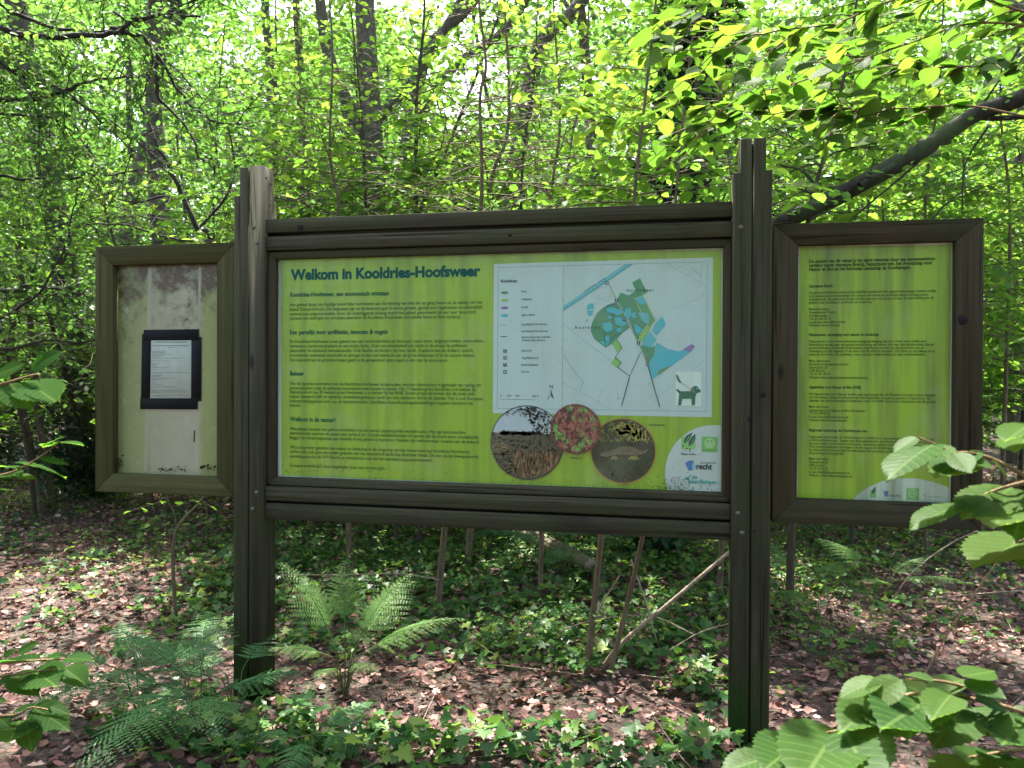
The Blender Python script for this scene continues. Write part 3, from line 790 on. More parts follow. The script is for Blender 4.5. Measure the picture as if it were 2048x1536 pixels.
# rails
RX0, RX1 = -1.929, 0.242
for z0, z1 in ((2.255, 2.319), (2.170, 2.235), (0.963, 1.030), (0.874, 0.949)):
    plank('rail', rect(RX0, RX1, z0, z1), 0.012, 0.06, M['rail_wood'], BOARD, 0.002)
plank('backing_board', rect(RX0, RX1, 0.89, 2.30), 0.062, 0.078, M['rail_wood'], BOARD, 0.002)
spot('knot', 600, 455, 0.012, 0.020, M['hole'], BOARD, 8, sq=.8)
spot('knot', 1020, 470, 0.012, 0.011, M['hole'], BOARD, 9, sq=.8)

def mitred(o, i, y0, y1, mv, mh, ch=0.0035):
    """frame of four mitred boards; o, i = outer and inner (x0,x1,z0,z1)"""
    a, b = [(o[0], o[2]), (o[1], o[2]), (o[1], o[3]), (o[0], o[3])], [(i[0], i[2]), (i[1], i[2]), (i[1], i[3]), (i[0], i[3])]
    res = []
    for k in range(4):
        q = (k + 1) % 4
        res.append(plank('frame_board', [a[k], a[q], b[q], b[k]], y0, y1, M[mh if k % 2 == 0 else mv], BOARD, ch))
    return res
def qrect(p, Y):
    """mean rectangle through four pixels tl tr br bl at depth Y"""
    c = [xz(x, y, Y) for x, y in p]
    return (0.5 * (c[0][0] + c[3][0]), 0.5 * (c[1][0] + c[2][0]), 0.5 * (c[2][1] + c[3][1]), 0.5 * (c[0][1] + c[1][1]))
# middle frame
ci = qrect([(551, 517), (1446, 495), (1444, 987), (550, 953)], 0.028)
mitred((RX0, RX1, 1.034, 2.163), ci, 0.028, 0.064, 'frame_wood_v', 'rail_wood')
# left case
lo = qrect([(190, 493), (467, 485), (464, 992), (189, 985)], 0.02)
lo = (lo[0], -2.094, lo[2], lo[3])
li = qrect([(226, 531), (434, 524), (432, 952), (223, 950)], 0.02)
lf = mitred(lo, li, 0.02, 0.085, 'algae_wood_v', 'algae_wood_h')
# right case
ro = qrect([(1549, 449), (1968, 435), (1964, 1064), (1543, 1042)], 0.02)
ro = (0.412, ro[1], ro[2], ro[3])
ri = qrect([(1597, 488), (1912, 484), (1908, 1009), (1594, 998)], 0.02)
rf = mitred(ro, ri, 0.02, 0.085, 'frame_wood_v', 'frame_wood_h')
spot('knot', 1925, 640, 0.02, 0.021, M['hole'], rf[1], 12)

# ---------------------------------------------------------------- print
class Print:
    """flat printed colour shapes on the plane y = Y; layer k lies 0.5 mm further out"""
    def __init__(s, Y): s.Y = Y; s.V = []; s.T = []; s.C = []; s.n = 0
    def poly(s, pts, col, layer=1):
        c = [xz(x, y, s.Y) for x, y in pts]
        for t in tessellate_polygon([[Vector((a, b, 0)) for a, b in c]]): s.T.append(tuple(k + s.n for k in t))
        for a, b in c: s.V.append((a, s.Y - 0.0005 * layer, b)); s.C.append(col)
        s.n += len(c)
    def world(s, c, col, layer=1):
        for t in tessellate_polygon([[Vector((a, b, 0)) for a, b in c]]): s.T.append(tuple(k + s.n for k in t))
        for a, b in c: s.V.append((a, s.Y - 0.0005 * layer, b)); s.C.append(col)
        s.n += len(c)
    def line(s, pts, col, w=1.0, layer=2):
        for (x0, y0), (x1, y1) in zip(pts[:-1], pts[1:]):
            d = math.hypot(x1 - x0, y1 - y0) or 1; nx, ny = -(y1 - y0) / d * w / 2, (x1 - x0) / d * w / 2
            ex, ey = (x1 - x0) / d * w * .3, (y1 - y0) / d * w * .3
            s.poly([(x0 + nx - ex, y0 + ny - ey), (x1 + nx + ex, y1 + ny + ey), (x1 - nx + ex, y1 - ny + ey), (x0 - nx - ex, y0 - ny - ey)], col, layer)
    def ell(s, cx, cy, rx, ry, col, layer=1, n=28):
        s.poly([(cx + rx * math.cos(a * 6.28319 / n), cy + ry * math.sin(a * 6.28319 / n)) for a in range(n)], col, layer)
    def build(s, name, mat, parent):
        T = np.array(s.T); V = np.array(s.V)
        e1 = V[T[:, 1]] - V[T[:, 0]]; e2 = V[T[:, 2]] - V[T[:, 0]]
        fl = np.cross(e1, e2)[:, 1] > 0
        T[fl] = T[fl][:, ::-1]
        return obj(name, mesh_np(name, V, T, mat, col=np.array(s.C)), parent)

TEXTS = []   # (string, px0, py0, px1, py1, size_px, bold, colour, Y, parent, group)
def text(st, x0, y0, x1, size, col, Y, grp, bold=0.0, y1=None, layer=3):
    TEXTS.append((st, x0, y0, x1, y1, size, bold, col, Y - 0.0005 * layer, grp))
def make_texts():
    """each block of lettering becomes one mesh of real letter outlines"""
    fo = []
    for i, t in enumerate(TEXTS):
        cu = bpy.data.curves.new('lettering', 'FONT'); cu.body = t[0]; cu.size = 1.0
        cu.resolution_u = 2 if t[5] < 16 else 4; cu.offset = t[6]; cu.fill_mode = 'BOTH'
        ob = bpy.data.objects.new('lettering', cu); COL.objects.link(ob); fo.append(ob)
    bpy.context.view_layer.update()
    dg = bpy.context.evaluated_depsgraph_get()
    groups = {}
    for ob, t in zip(fo, TEXTS):
        st, x0, y0, x1, y1, size, bold, col, Y, grp = t
        me = ob.evaluated_get(dg).to_mesh()
        n = len(me.vertices); co = np.empty(n * 3, np.float32); me.vertices.foreach_get('co', co); co = co.reshape(-1, 3)
        me.calc_loop_triangles()
        tr = np.empty(len(me.loop_triangles) * 3, np.int32); me.loop_triangles.foreach_get('vertices', tr); tr = tr.reshape(-1, 3)
        a = np.array(xz(x0, y0, Y)); ppm = abs(xz(x0, y0 - 100, Y)[1] - a[1]) / 100
        if y1 is None:
            b = np.array(xz(x1, y0, Y)); d = np.array([1.0, 0.0]); L = b[0] - a[0]
        else:
            b = np.array(xz(x1, y1, Y)); d = b - a; L = np.linalg.norm(d); d /= L
        u = np.array([-d[1], d[0]])
        mn, mx = co[:, 0].min(), co[:, 0].max()
        sx = L / max(mx - mn, 1e-4); sy = size * ppm
        p2 = a[None] + (co[:, 0:1] - mn) * sx * d[None] + co[:, 1:2] * sy * u[None]
        V = np.c_[p2[:, 0], np.full(n, Y), p2[:, 1]]
        g = groups.setdefault((grp, len(groups)), [[], [], [], 0])
        if len(tr):
            e1 = V[tr[:, 1]] - V[tr[:, 0]]; e2 = V[tr[:, 2]] - V[tr[:, 0]]
            fl = np.cross(e1, e2)[:, 1] > 0; tr[fl] = tr[fl][:, ::-1]
        g[0].append(V); g[1].append(tr + g[3]); g[2].append(np.tile(col, (n, 1))); g[3] += n
        ob.evaluated_get(dg).to_mesh_clear()
    for ob in fo:
        cu = ob.data; bpy.data.objects.remove(ob); bpy.data.curves.remove(cu)
    for (grp, _), g in groups.items():
        par, name, lab = GRP[grp]
        o = obj(name, mesh_np(name, np.concatenate(g[0]), np.concatenate(g[1]), M['letters'], col=np.concatenate(g[2])), par)
        if lab: tag(o, lab)
GRP = {}
GREEN = (.222, .37, .018); WHITE = (.44, .52, .50)
INK = (.026, .070, .022); TEAL = (.008, .075, .070)
YM, YL, YR = 0.056, 0.062, 0.060

# --- main poster
pm = Print(YM)
pm.poly([(543, 508), (1455, 485), (1455, 1000), (543, 962)], WHITE, 0)
POSTER = pm.build('poster', M['print'], BOARD); tag(POSTER, 'wide green welcome poster with text, map and round photos')
pg = Print(YM); pg.poly([(562, 519), (1443, 499), (1442, 984), (563, 951)], GREEN, 1)
pg.build('green_print', M['print'], POSTER)
for k, lab in (('title', 'large teal title line'), ('body', None), ('map', None), ('cap', None), ('logo', None)):
    GRP[k] = (POSTER, 'lettering', lab)
text('Welkom in Kooldries-Hoofsweer', 581, 559.5, 961, 29, TEAL, YM, 'title', 0.045)
for s, y, x1 in (('Kooldries-Hoofsweer, een economisch ontstaan', 593.6, 777.5), ('Een paradijs voor amfibieën, insecten & vogels', 668.6, 775.5),
                 ('Beheer', 751, 607.7), ('Welkom in de natuur!', 842.3, 670.3)):
    text(s, 580.2, y, x1, 12.6, (.010, .085, .055), YM, 'body', 0.028)
for s, y, x1 in (
    ('Het gebied dankt zijn huidige waterrijke voorkomen aan de winning van klei die op gang kwam na de aanleg van het', 612.5, 965),
    ('kanaal Dessel-Schoten. De kleiputten zijn na de kleiwinningen in verval geraakt, gevuld met regenwater en uiteindelijk', 621.8, 965.3),
    ('verbost met wilgenstruwelen. Door de onderliggende kleilaag wordt het gebied gekenmerkt als een zeer dynamisch', 631, 952),
    ('systeem van uitdrogen en vernatten waardoor de Kooldries-Hoofsweer een unieke fauna en flora herbergt.', 639.6, 923.3),
    ('De Kooldries-Hoofsweer is een gebied met een verscheidenheid aan biotopen: open water, wilgenstruwelen, zomereiken-', 685.9, 967.7),
    ('berkenbos, heischraal grasland en een stukje heide. Deze verscheidenheid valt zeker in de smaak bij amfibieën', 694.9, 933.8),
    ('waaronder de zeldzame kamsalamander. Ook libellen en vlinders zijn hier talrijk. Vogelsoorten als dodaars, specht,', 704, 947.3),
    ('boomklever, wielewaal, boomvalk en ijsvogel vinden hun toevlucht aan de grote kleiputten of in de nattere bossen.', 713.3, 950.3),
    ('Een kijkwand aan de grootste kleiput geeft je de gelegenheid deze vogels in alle rust te observeren.', 722.8, 896.4),
    ('Om de typische kenmerken van de Kooldries-Hoofsweer te behouden, worden vijveroevers vrijgemaakt van opslag om', 770, 962.3),
    ('pioniersplanten zoals de zeldzame zonnedauw meer kansen te bieden. Het 17 hectare grote Kooldries is in beheer bij', 778.6, 950.9),
    ('Natuurpunt en het 30 hectare grote Hoofsweer is in beheer bij het ANB. Samen zorgen ze ervoor dat dit uniek stuk', 786.6, 949.7),
    ('natuur bewaard blijft en optimale ontwikkelingskansen biedt aan vele zeldzame dieren en planten. Het is ook Europees', 795.6, 965.9),
    ('habitatrichtlijngebied voor o.a. de kamsalamander. Specifieke instandhoudingsdoelstellingen bepalen hierdoor het', 804.8, 946.1),
    ('beheer.', 813.3, 602.9),
    ('Wandelaars kunnen het gebied ontdekken via een aantal uitgestippelde wandelroutes. Het zijn avontuurlijke', 860.3, 930.8),
    ('wandelroutes waarvan de paden niet verhard zijn. Goede wandelschoenen of laarzen zijn bij slecht weer noodzakelijk.', 869, 958.4),
    ("Buggy's en kinderwagentjes zijn moeilijk in het gebied te hanteren. Honden zijn welkom maar moeten aan de leiband.", 878, 959.3),
    ('Wil je nog meer genieten van natuur en landschap in de omgeving van het natuurreservaat Kooldries-Hoofsweer,', 897.1, 941.3),
    ('verken dan ook eens een ander gedeelte van het beschermd landschap Brechtse Heide. Dit kan via de bewegwijzerde', 905.9, 956.9),
    ('wandelpaden van de VVV Brecht en binnenkort ook via het wandelknooppuntennetwerk.', 915.2, 865),
    ('Groepen kunnen zich laten begeleiden door een ervaren gids.', 933.4, 770.6)):
    text(s, 579.6, y, x1, 9.6, INK, YM, 'body', 0.003)

# --- map
def mp(x, y): return (980 + x / 3.134, 500 + y / 3.134)
def mps(*a): return [mp(*q) for q in a]
mpn = Print(YM)
PALE = (.38, .50, .50)
mpn.poly(mps((25, 88), (1398, 47), (1390, 1048), (18, 1022)), PALE, 2)
LN = (.12, .19, .20); NAVY = (.012, .045, .10); CY = (.05, .36, .44); DG = (.055, .22, .11); LG = (.17, .42, .09)
mpn.line(mps((52, 110), (1362, 75), (1355, 1012), (45, 992), (52, 110)), LN, 0.7, 3)
mpn.line(mps((460, 100), (452, 1002)), LN, 0.7, 3)
for y, c in ((268, DG), (316, LG), (363, (.20, .10, .36)), (411, CY)): mpn.ell(*mp(92, y), 7.6, 3.0, c, 3)
for y, c, w in ((470, (.09, .22, .28), .9), (509, (.45, .55, .22), .9), (543, NAVY, 1.3)): mpn.line(mps((68, y), (105, y)), c, w, 3)
def icon(x, y, kind):
    cx, cy = mp(x, y); r = 3.3
    mpn.poly([(cx - r, cy - r), (cx + r, cy - r), (cx + r, cy + r), (cx - r, cy + r)], NAVY, 8)
    if kind == 'i': mpn.line([(cx, cy - 1), (cx, cy + 2.3)], WHITE, 1.3, 9); mpn.line([(cx, cy - 2.4), (cx, cy - 1.7)], WHITE, 1.3, 9)
    elif kind == 'v': mpn.line([(cx - 2, cy + 2), (cx - 1.4, cy - 2), (cx + 1.6, cy - 1.4), (cx + 2, cy + 2)], WHITE, .8, 9); mpn.line([(cx - 1.6, cy + .4), (cx + 1.8, cy + .6)], WHITE, .8, 9)
    elif kind == 'p': mpn.line([(cx, cy - 2.2), (cx + .6, cy + .4)], WHITE, 1.5, 9); mpn.line([(cx - 1, cy + .5), (cx + 1.6, cy + .5)], WHITE, .8, 9)
    else: mpn.poly([(cx - 1.6, cy - 1.6), (cx + 1.6, cy - 1.6), (cx + 1.6, cy + 1.6), (cx - 1.6, cy + 1.6)], WHITE, 9)
for y, k in ((634, 'i'), (676, 'v'), (720, 'p'), (764, 'h')): icon(95, y, k)
# forest, water, meadow, heath
mpn.poly(mps((790, 325), (735, 345), (700, 368), (668, 400), (640, 455), (632, 510), (655, 560), (725, 612), (765, 588), (830, 520), (875, 488), (835, 395)), DG, 4)
mpn.poly(mps((797, 310), (818, 268), (870, 285), (915, 255), (890, 205), (940, 178), (985, 265), (952, 288), (905, 303), (1000, 490), (985, 470), (940, 525), (928, 572), (870, 440)), DG, 4)
mpn.poly(mps((960, 290), (905, 303), (1000, 492), (1036, 440)), (.07, .26, .12), 4)
mpn.poly(mps((945, 600), (965, 590), (1010, 612), (1036, 600), (1030, 655), (990, 715)), DG, 4)
mpn.poly(mps((765, 590), (795, 560), (828, 612), (795, 640)), LG, 4)
mpn.poly(mps((785, 672), (824, 706), (800, 738), (758, 708)), LG, 4)
mpn.poly(mps((1002, 495), (985, 476), (942, 530), (926, 577), (960, 568)), LG, 5)
mpn.poly(mps((1045, 580), (1075, 595), (1110, 618), (1180, 635), (1250, 615), (1270, 630), (1020, 810), (990, 718), (1030, 655), (1038, 600)), CY, 4)
mpn.poly(mps((1002, 510), (1045, 562), (1010, 612), (960, 598), (958, 572)), CY, 5)
mpn.poly(mps((1078, 415), (1102, 460), (1085, 492), (1045, 537), (1018, 510), (1030, 470)), CY, 4)
mpn.poly(mps((1208, 622), (1265, 590), (1287, 606), (1248, 640)), (.20, .12, .34), 5)
mpn.poly(mps((1140, 718), (1065, 780), (1050, 778), (1060, 755)), (.12, .24, .10), 5)
for p in ([(612, 345), (630, 335), (650, 337), (650, 370), (606, 372)], [(608, 378), (647, 380), (640, 402), (628, 418), (615, 405)], [(603, 435), (614, 433), (612, 450), (604, 447)],
          [(725, 370), (760, 358), (800, 372), (835, 368), (838, 395), (800, 410), (770, 398), (735, 400)], [(705, 460), (745, 450), (775, 470), (770, 510), (735, 515), (712, 498)],
          [(780, 425), (830, 420), (850, 455), (870, 462), (830, 480), (790, 465)], [(845, 372), (880, 360), (888, 400), (868, 440), (850, 430)], [(930, 395), (965, 388), (995, 402), (1000, 465), (965, 455), (945, 430)],
          [(880, 400), (912, 390), (915, 430), (890, 425)], [(915, 305), (950, 288), (985, 320), (965, 345), (930, 335)], [(900, 465), (930, 475), (955, 500), (930, 530), (912, 510)],
          [(720, 545), (745, 535), (750, 580), (730, 605)], [(735, 412), (765, 415), (762, 432), (742, 430)], [(690, 575), (715, 570), (722, 605)], [(790, 495), (825, 485), (825, 512), (800, 518)]):
    mpn.poly(mps(*p), CY, 6)
mpn.poly(mps((460, 352), (845, 92), (892, 88), (460, 380)), CY, 4)
mpn.line(mps((460, 362), (862, 93)), PALE, 0.9, 5)
mpn.line(mps((463, 378), (893, 90)), (.05, .20, .24), 0.9, 5)
BR = (.20, .24, .14)
mpn.line(mps((740, 205), (795, 318), (870, 462), (935, 590), (990, 718)), BR, 1.5, 7)
mpn.line(mps((990, 725), (1025, 850), (1065, 983)), (.015, .02, .03), 1.7, 7)
mpn.line(mps((945, 640), (875, 790)), NAVY, 1.2, 7)
mpn.line(mps((875, 795), (825, 978)), (.015, .02, .03), 1.7, 7)
mpn.line(mps((875, 790), (800, 735), (824, 706), (785, 672), (828, 612), (795, 560)), NAVY, 1.1, 7)
mpn.line(mps((795, 325), (790, 340), (740, 350), (722, 370), (735, 392), (775, 398), (768, 450), (775, 500), (735, 520), (712, 520), (720, 570), (745, 580), (775, 545), (825, 515)), (.02, .09, .16), 1.1, 7)
mpn.line(mps((905, 303), (960, 290), (1036, 440), (1000, 492), (926, 575)), (.42, .50, .16), 1.1, 7)
mpn.line(mps((905, 303), (1000, 492)), (.42, .50, .16), 1.1, 7)
for l in ([(460, 465), (640, 605), (770, 700), (875, 790)], [(456, 832), (770, 1002)], [(690, 95), (715, 140)], [(1110, 85), (1355, 232), (1320, 300), (1110, 382)], [(1160, 120), (1250, 85)], [(1240, 160), (1262, 110), (1325, 160)], [(1328, 80), (1320, 205)], [(1355, 685), (1260, 755)], [(1155, 840), (1055, 925)], [(700, 875), (678, 955)], [(1250, 165), (1275, 130), (1320, 160)],
          [(650, 270), (680, 240), (735, 230), (765, 290), (735, 320), (655, 300), (650, 270)], [(670, 285), (720, 262), (755, 290), (700, 300), (670, 285)]):
    mpn.line(mps(*l), (.22, .30, .30), 0.6, 3)
mpn.line(mps((458, 655), (530, 762), (585, 825), (565, 880)), (.08, .30, .42), 0.9, 4)
for x, y, k in ((733, 207, 'h'), (794, 315, 'i'), (840, 435, 'p'), (931, 583, 'i'), (988, 715, 'v')): icon(x, y, k)
# north arrow and scale bar
mpn.poly(mps((382, 875), (403, 938), (382, 912)), (.015, .02, .025), 4)
mpn.line(mps((382, 875), (361, 938), (382, 912)), (.015, .02, .025), 0.7, 4)
mpn.line(mps((68, 936), (276, 938)), LN, 0.7, 4)
for x in (68, 119, 171, 276): mpn.line(mps((x, 926), (x, 937)), LN, 0.7, 4)
# dog on a lead
mpn.poly(mps((1162, 762), (1170, 757), (1320, 759), (1329, 768), (1328, 975), (1320, 984), (1168, 981), (1160, 972)), (.34, .50, .44), 3)
mpn.poly(mps((1165, 765), (1172, 761), (1318, 763), (1325, 770), (1324, 972), (1317, 980), (1170, 977), (1164, 970)), (.50, .62, .58), 4)
mpn.poly(mps((1166, 876), (1176, 870), (1196, 886), (1255, 884), (1266, 862), (1282, 851), (1302, 856), (1310, 872), (1322, 878), (1318, 893), (1297, 896), (1287, 920), (1285, 973), (1264, 973), (1262, 932), (1206, 934), (1198, 973), (1178, 973), (1186, 902)), (.008, .11, .065), 6)
mpn.poly(mps((1270, 868), (1281, 863), (1284, 888), (1275, 892)), (.03, .19, .12), 7)
mpn.ell(*mp(1297, 868), 1.3, 1.3, PALE, 7, 10)
mpn.line(mps((1193, 828), (1268, 880)), (.28, .08, .10), 0.9, 7); mpn.line(mps((1260, 878), (1285, 896)), (.30, .08, .08), 2.0, 8)
mpn.poly(mps((1166, 778), (1178, 786), (1190, 812), (1201, 830), (1190, 836), (1178, 822), (1168, 800)), (.03, .16, .12), 6)
mpo = mpn.build('map_print', M['print_map'], POSTER); tag(mpo, 'pale map with green wood, blue ponds, a key and a dog pictogram')
TX = (.02, .045, .05)
def mtext(s, x0, y, x1, size, grp='map', bold=0.0, col=TX, y1=None):
    a = mp(x0, y); b = mp(x1, y1 if y1 is not None else y)
    text(s, a[0], a[1], b[0], size, col, YM, grp, bold, None if y1 is None else b[1], layer=10)
mtext('Kooldries', 69, 203, 168, 8, bold=.02)
for s, y, x1 in (('bos', 265, 228), ('weiland', 315, 257), ('heide', 364, 240), ('open water', 413, 284), ('wandelpad Kooldries', 472, 357), ('wandelpad Hoofsweer', 515, 367), ('aansluiting naar wandel-', 552, 382), ('of fietsroutenetwerk', 572, 346),
                 ('infobord', 637, 258), ('vogelkijkwand', 682, 302), ('picknickplaats', 725, 302), ('horeca', 769, 246)):
    mtext(s, 197, y, x1, 6.6)
mtext('N', 373, 866, 394, 9.5); mtext('0', 64, 919, 72, 5.6); mtext('100', 107, 919, 132, 5.6); mtext('200', 157, 919, 184, 5.6); mtext('600 m', 263, 921, 306, 5.6)
mtext('H o o f s w e e r', 858, 262, 1028, 8.2, bold=.01, y1=258); mtext('K o o l d r i e s', 535, 494, 688, 8.2, bold=.01, y1=492)
mtext('Kanaal Dessel - Schoten', 592, 264, 724, 4.6, y1=178)
mtext('Kamsalamander', 997, 1100, 1100, 4.2, 'cap', .02); mtext('Veenmos', 500, 1306, 577, 4.2, 'cap', .02)

# --- round photos
def disc(cx, cy, rx):
    c = mp(cx, cy); a = xz(*c, YM); b = xz(*mp(cx + rx, cy), YM); return a, abs(b[0] - a[0])
def circ(c, r, n=44): return [(c[0] + r * math.cos(k * 6.28319 / n), c[1] + r * math.sin(k * 6.28319 / n)) for k in range(n)]
def fleck(pr, c, R, x, z, l, w, a, col, layer):
    dx, dz = math.cos(a), math.sin(a)
    pts = [(x + dx * l, z + dz * l), (x - dz * w, z + dx * w), (x - dx * l, z - dz * l), (x + dz * w, z - dx * w)]
    q = []
    for px, pz in pts:
        d = math.hypot(px - c[0], pz - c[1])
        if d > R: px, pz = c[0] + (px - c[0]) * R / d, c[1] + (pz - c[1]) * R / d
        q.append((px, pz))
    ar = sum(q[i][0] * q[(i + 1) % 4][1] - q[(i + 1) % 4][0] * q[i][1] for i in range(4))
    if abs(ar) > 1e-7: pr.world(q, col, layer)
def jit(rg, c, a=.3):
    k = 1 + rg.uniform(-a, a); return tuple(max(0, v * k * (1 + rg.uniform(-.12, .12))) for v in c)
def halfdisc(c, r, zlo, zhi, n=40):
    pts = []
    for k in range(n): 
        a = k * 6.28319 / n; pts.append((c[0] + r * math.cos(a), min(max(c[1] + r * math.sin(a), zlo), zhi)))
    out = []
    for p in pts:
        if not out or math.hypot(p[0] - out[-1][0], p[1] - out[-1][1]) > 1e-5: out.append(p)
    return out
def photos():
    rg = random.Random(3)
    def rnd(c, R):
        while True:
            x, z = rg.uniform(-1, 1), rg.uniform(-1, 1)
            if x * x + z * z < 1: return x, z, c[0] + x * R, c[1] + z * R
    # heath pool with bare trees and reeds
    c, R = disc(232, 1207, 232); pr = Print(YM)
    pr.world(circ(c, R), (.01, .03, .035), 11); R2 = R * .975
    pr.world(circ(c, R2), (.055, .05, .035), 12)
    pr.world(halfdisc(c, R2, c[1] + .10 * R, c[1] + R), (.36, .45, .50), 13)
    pr.world(halfdisc(c, R2, c[1] - .22 * R, c[1] + .24 * R), (.075, .068, .045), 14)
    for k in range(60): fleck(pr, c, R2, c[0] + R * rg.uniform(-.95, .4), c[1] + R * (.22 + .06 * rg.random()), R * rg.uniform(.04, .09), R * rg.uniform(.03, .07), rg.uniform(-.3, .3), jit(rg, (.075, .068, .045), .3), 15)
    for k in range(760):
        x, z, X, Z = rnd(c, R2 * .98)
        if z > .22 and x > .02 + .2 * math.sin(5 * z): fleck(pr, c, R2, X, Z, R * rg.uniform(.03, .09), R * rg.uniform(.012, .03), rg.uniform(0, 3.1), jit(rg, (.03, .032, .028), .5), 15)
        elif -.22 < z < .24: fleck(pr, c, R2, X, Z, R * .05, R * .02, rg.uniform(-.3, .3), jit(rg, (.06, .055, .035), .5), 15)
        elif z <= -.3 and x > -.35: fleck(pr, c, R2, X, Z, R * rg.uniform(.08, .2), R * .012, 1.57 + rg.uniform(-.25, .25), jit(rg, (.27, .15, .075), .5), 16)
        elif z <= -.2: fleck(pr, c, R2, X, Z, R * .07, R * .02, rg.uniform(-.4, .4), jit(rg, (.10, .085, .05), .5), 15)
    for k in range(60): fleck(pr, c, R2, c[0] - R * rg.uniform(-.3, .6), c[1] + R * rg.uniform(.72, .95), R * .07, R * .01, rg.uniform(-.9, .6), (.03, .03, .028), 16)
    for k in range(40): fleck(pr, c, R2, c[0] - R * rg.uniform(.55, .95), c[1] - R * rg.uniform(.0, .25), R * .08, R * .01, 0.05, jit(rg, (.28, .19, .10)), 16)
    for k in range(7): fleck(pr, c, R2, c[0] + R * (.15 + .1 * k), c[1] + R * .25, R * .5, R * .012, 1.5 + rg.uniform(-.3, .3), (.02, .02, .018), 16)
    tag(pr.build('round_photo', M['ink'], POSTER), 'round photo of a pool with reeds and bare trees')
    # moss with red stars
    c, R = disc(537, 1122, 158); pr = Print(YM)
    pr.world(circ(c, R), (.20, .035, .04), 20); R2 = R * .955
    pr.world(circ(c, R2), (.06, .028, .022), 21)
    for k in range(95):
        x, z, X, Z = rnd(c, R2 * .92); green = rg.random() < .32
        n = 9; s = R * rg.uniform(.10, .20); col = (.20, .36, .10) if green else (.34, .12, .10)
        for q in range(n):
            a = q * 6.283 / n + rg.uniform(-.2, .2); l = s * rg.uniform(.4, .6)
            fleck(pr, c, R2, X + math.cos(a) * l, Z + math.sin(a) * l, l, l * .22, a, jit(rg, col, .45), 22 + k % 6)
    tag(pr.build('round_photo', M['ink'], POSTER), 'round photo of red and green moss stars')
    # newt on leaf litter
    c, R = disc(833, 1258, 208); pr = Print(YM)
    pr.world(circ(c, R), (.34, .16, .05), 11); R2 = R * .97
    pr.world(circ(c, R2), (.028, .034, .018), 12)
    for k in range(420):
        x, z, X, Z = rnd(c, R2 * .96)
        if z < -.15: col = (.025, .045, .018)
        elif z > .35 and x > -.1: col = (.30, .28, .07)
        elif z > .3: col = (.13, .16, .04)
        else: col = (.05, .035, .025)
        fleck(pr, c, R2, X, Z, R * rg.uniform(.04, .11), R * .018, rg.uniform(0, 3.1) if z > -.15 else 1.57 + rg.uniform(-.6, .6), jit(rg, col, .55), 13 + k % 3)
    body = [(-.72, -.16), (-.60, -.06), (-.42, -.02), (-.25, .06), (.0, .14), (.25, .14), (.42, .06), (.60, .0), (.82, .10), (.66, -.06), (.45, -.12), (.2, -.12), (-.05, -.10), (-.3, -.14), (-.5, -.20)]
    for k in range(90):
        a = rg.uniform(.25, 2.3); q = rg.uniform(.42, .9); fleck(pr, c, R2, c[0] + R * (.12 + q * .62 * math.cos(a)), c[1] + R * (.28 + q * .6 * math.sin(a)), R * rg.uniform(.06, .12), R * .035, a + 1.2, jit(rg, (.33, .31, .07), .4), 16)
    pr.world([(c[0] + x * R * 1.06, c[1] + (z * 1.1 - .02) * R) for x, z in body], (.018, .014, .010), 17)
    pr.world([(c[0] + x * R, c[1] + z * R) for x, z in body], (.125, .10, .065), 18)
    for k in range(46): fleck(pr, c, R2, c[0] + R * rg.uniform(-.6, .55), c[1] + R * rg.uniform(-.1, .07), R * .016, R * .012, rg.uniform(0, 3), jit(rg, (.035, .03, .02), .5), 19)
    for bx, bz in ((-.25, -.14), (.28, -.13), (.38, -.12)):
        for q in range(4): fleck(pr, c, R2, c[0] + R * (bx + .05 * (q - 1.5)), c[1] + R * (bz - .08), R * .085, R * .012, 1.0 + .35 * q, jit(rg, (.50, .42, .16), .2), 19)
    tag(pr.build('round_photo', M['ink'], POSTER), 'round photo of a newt on dark litter')
photos()

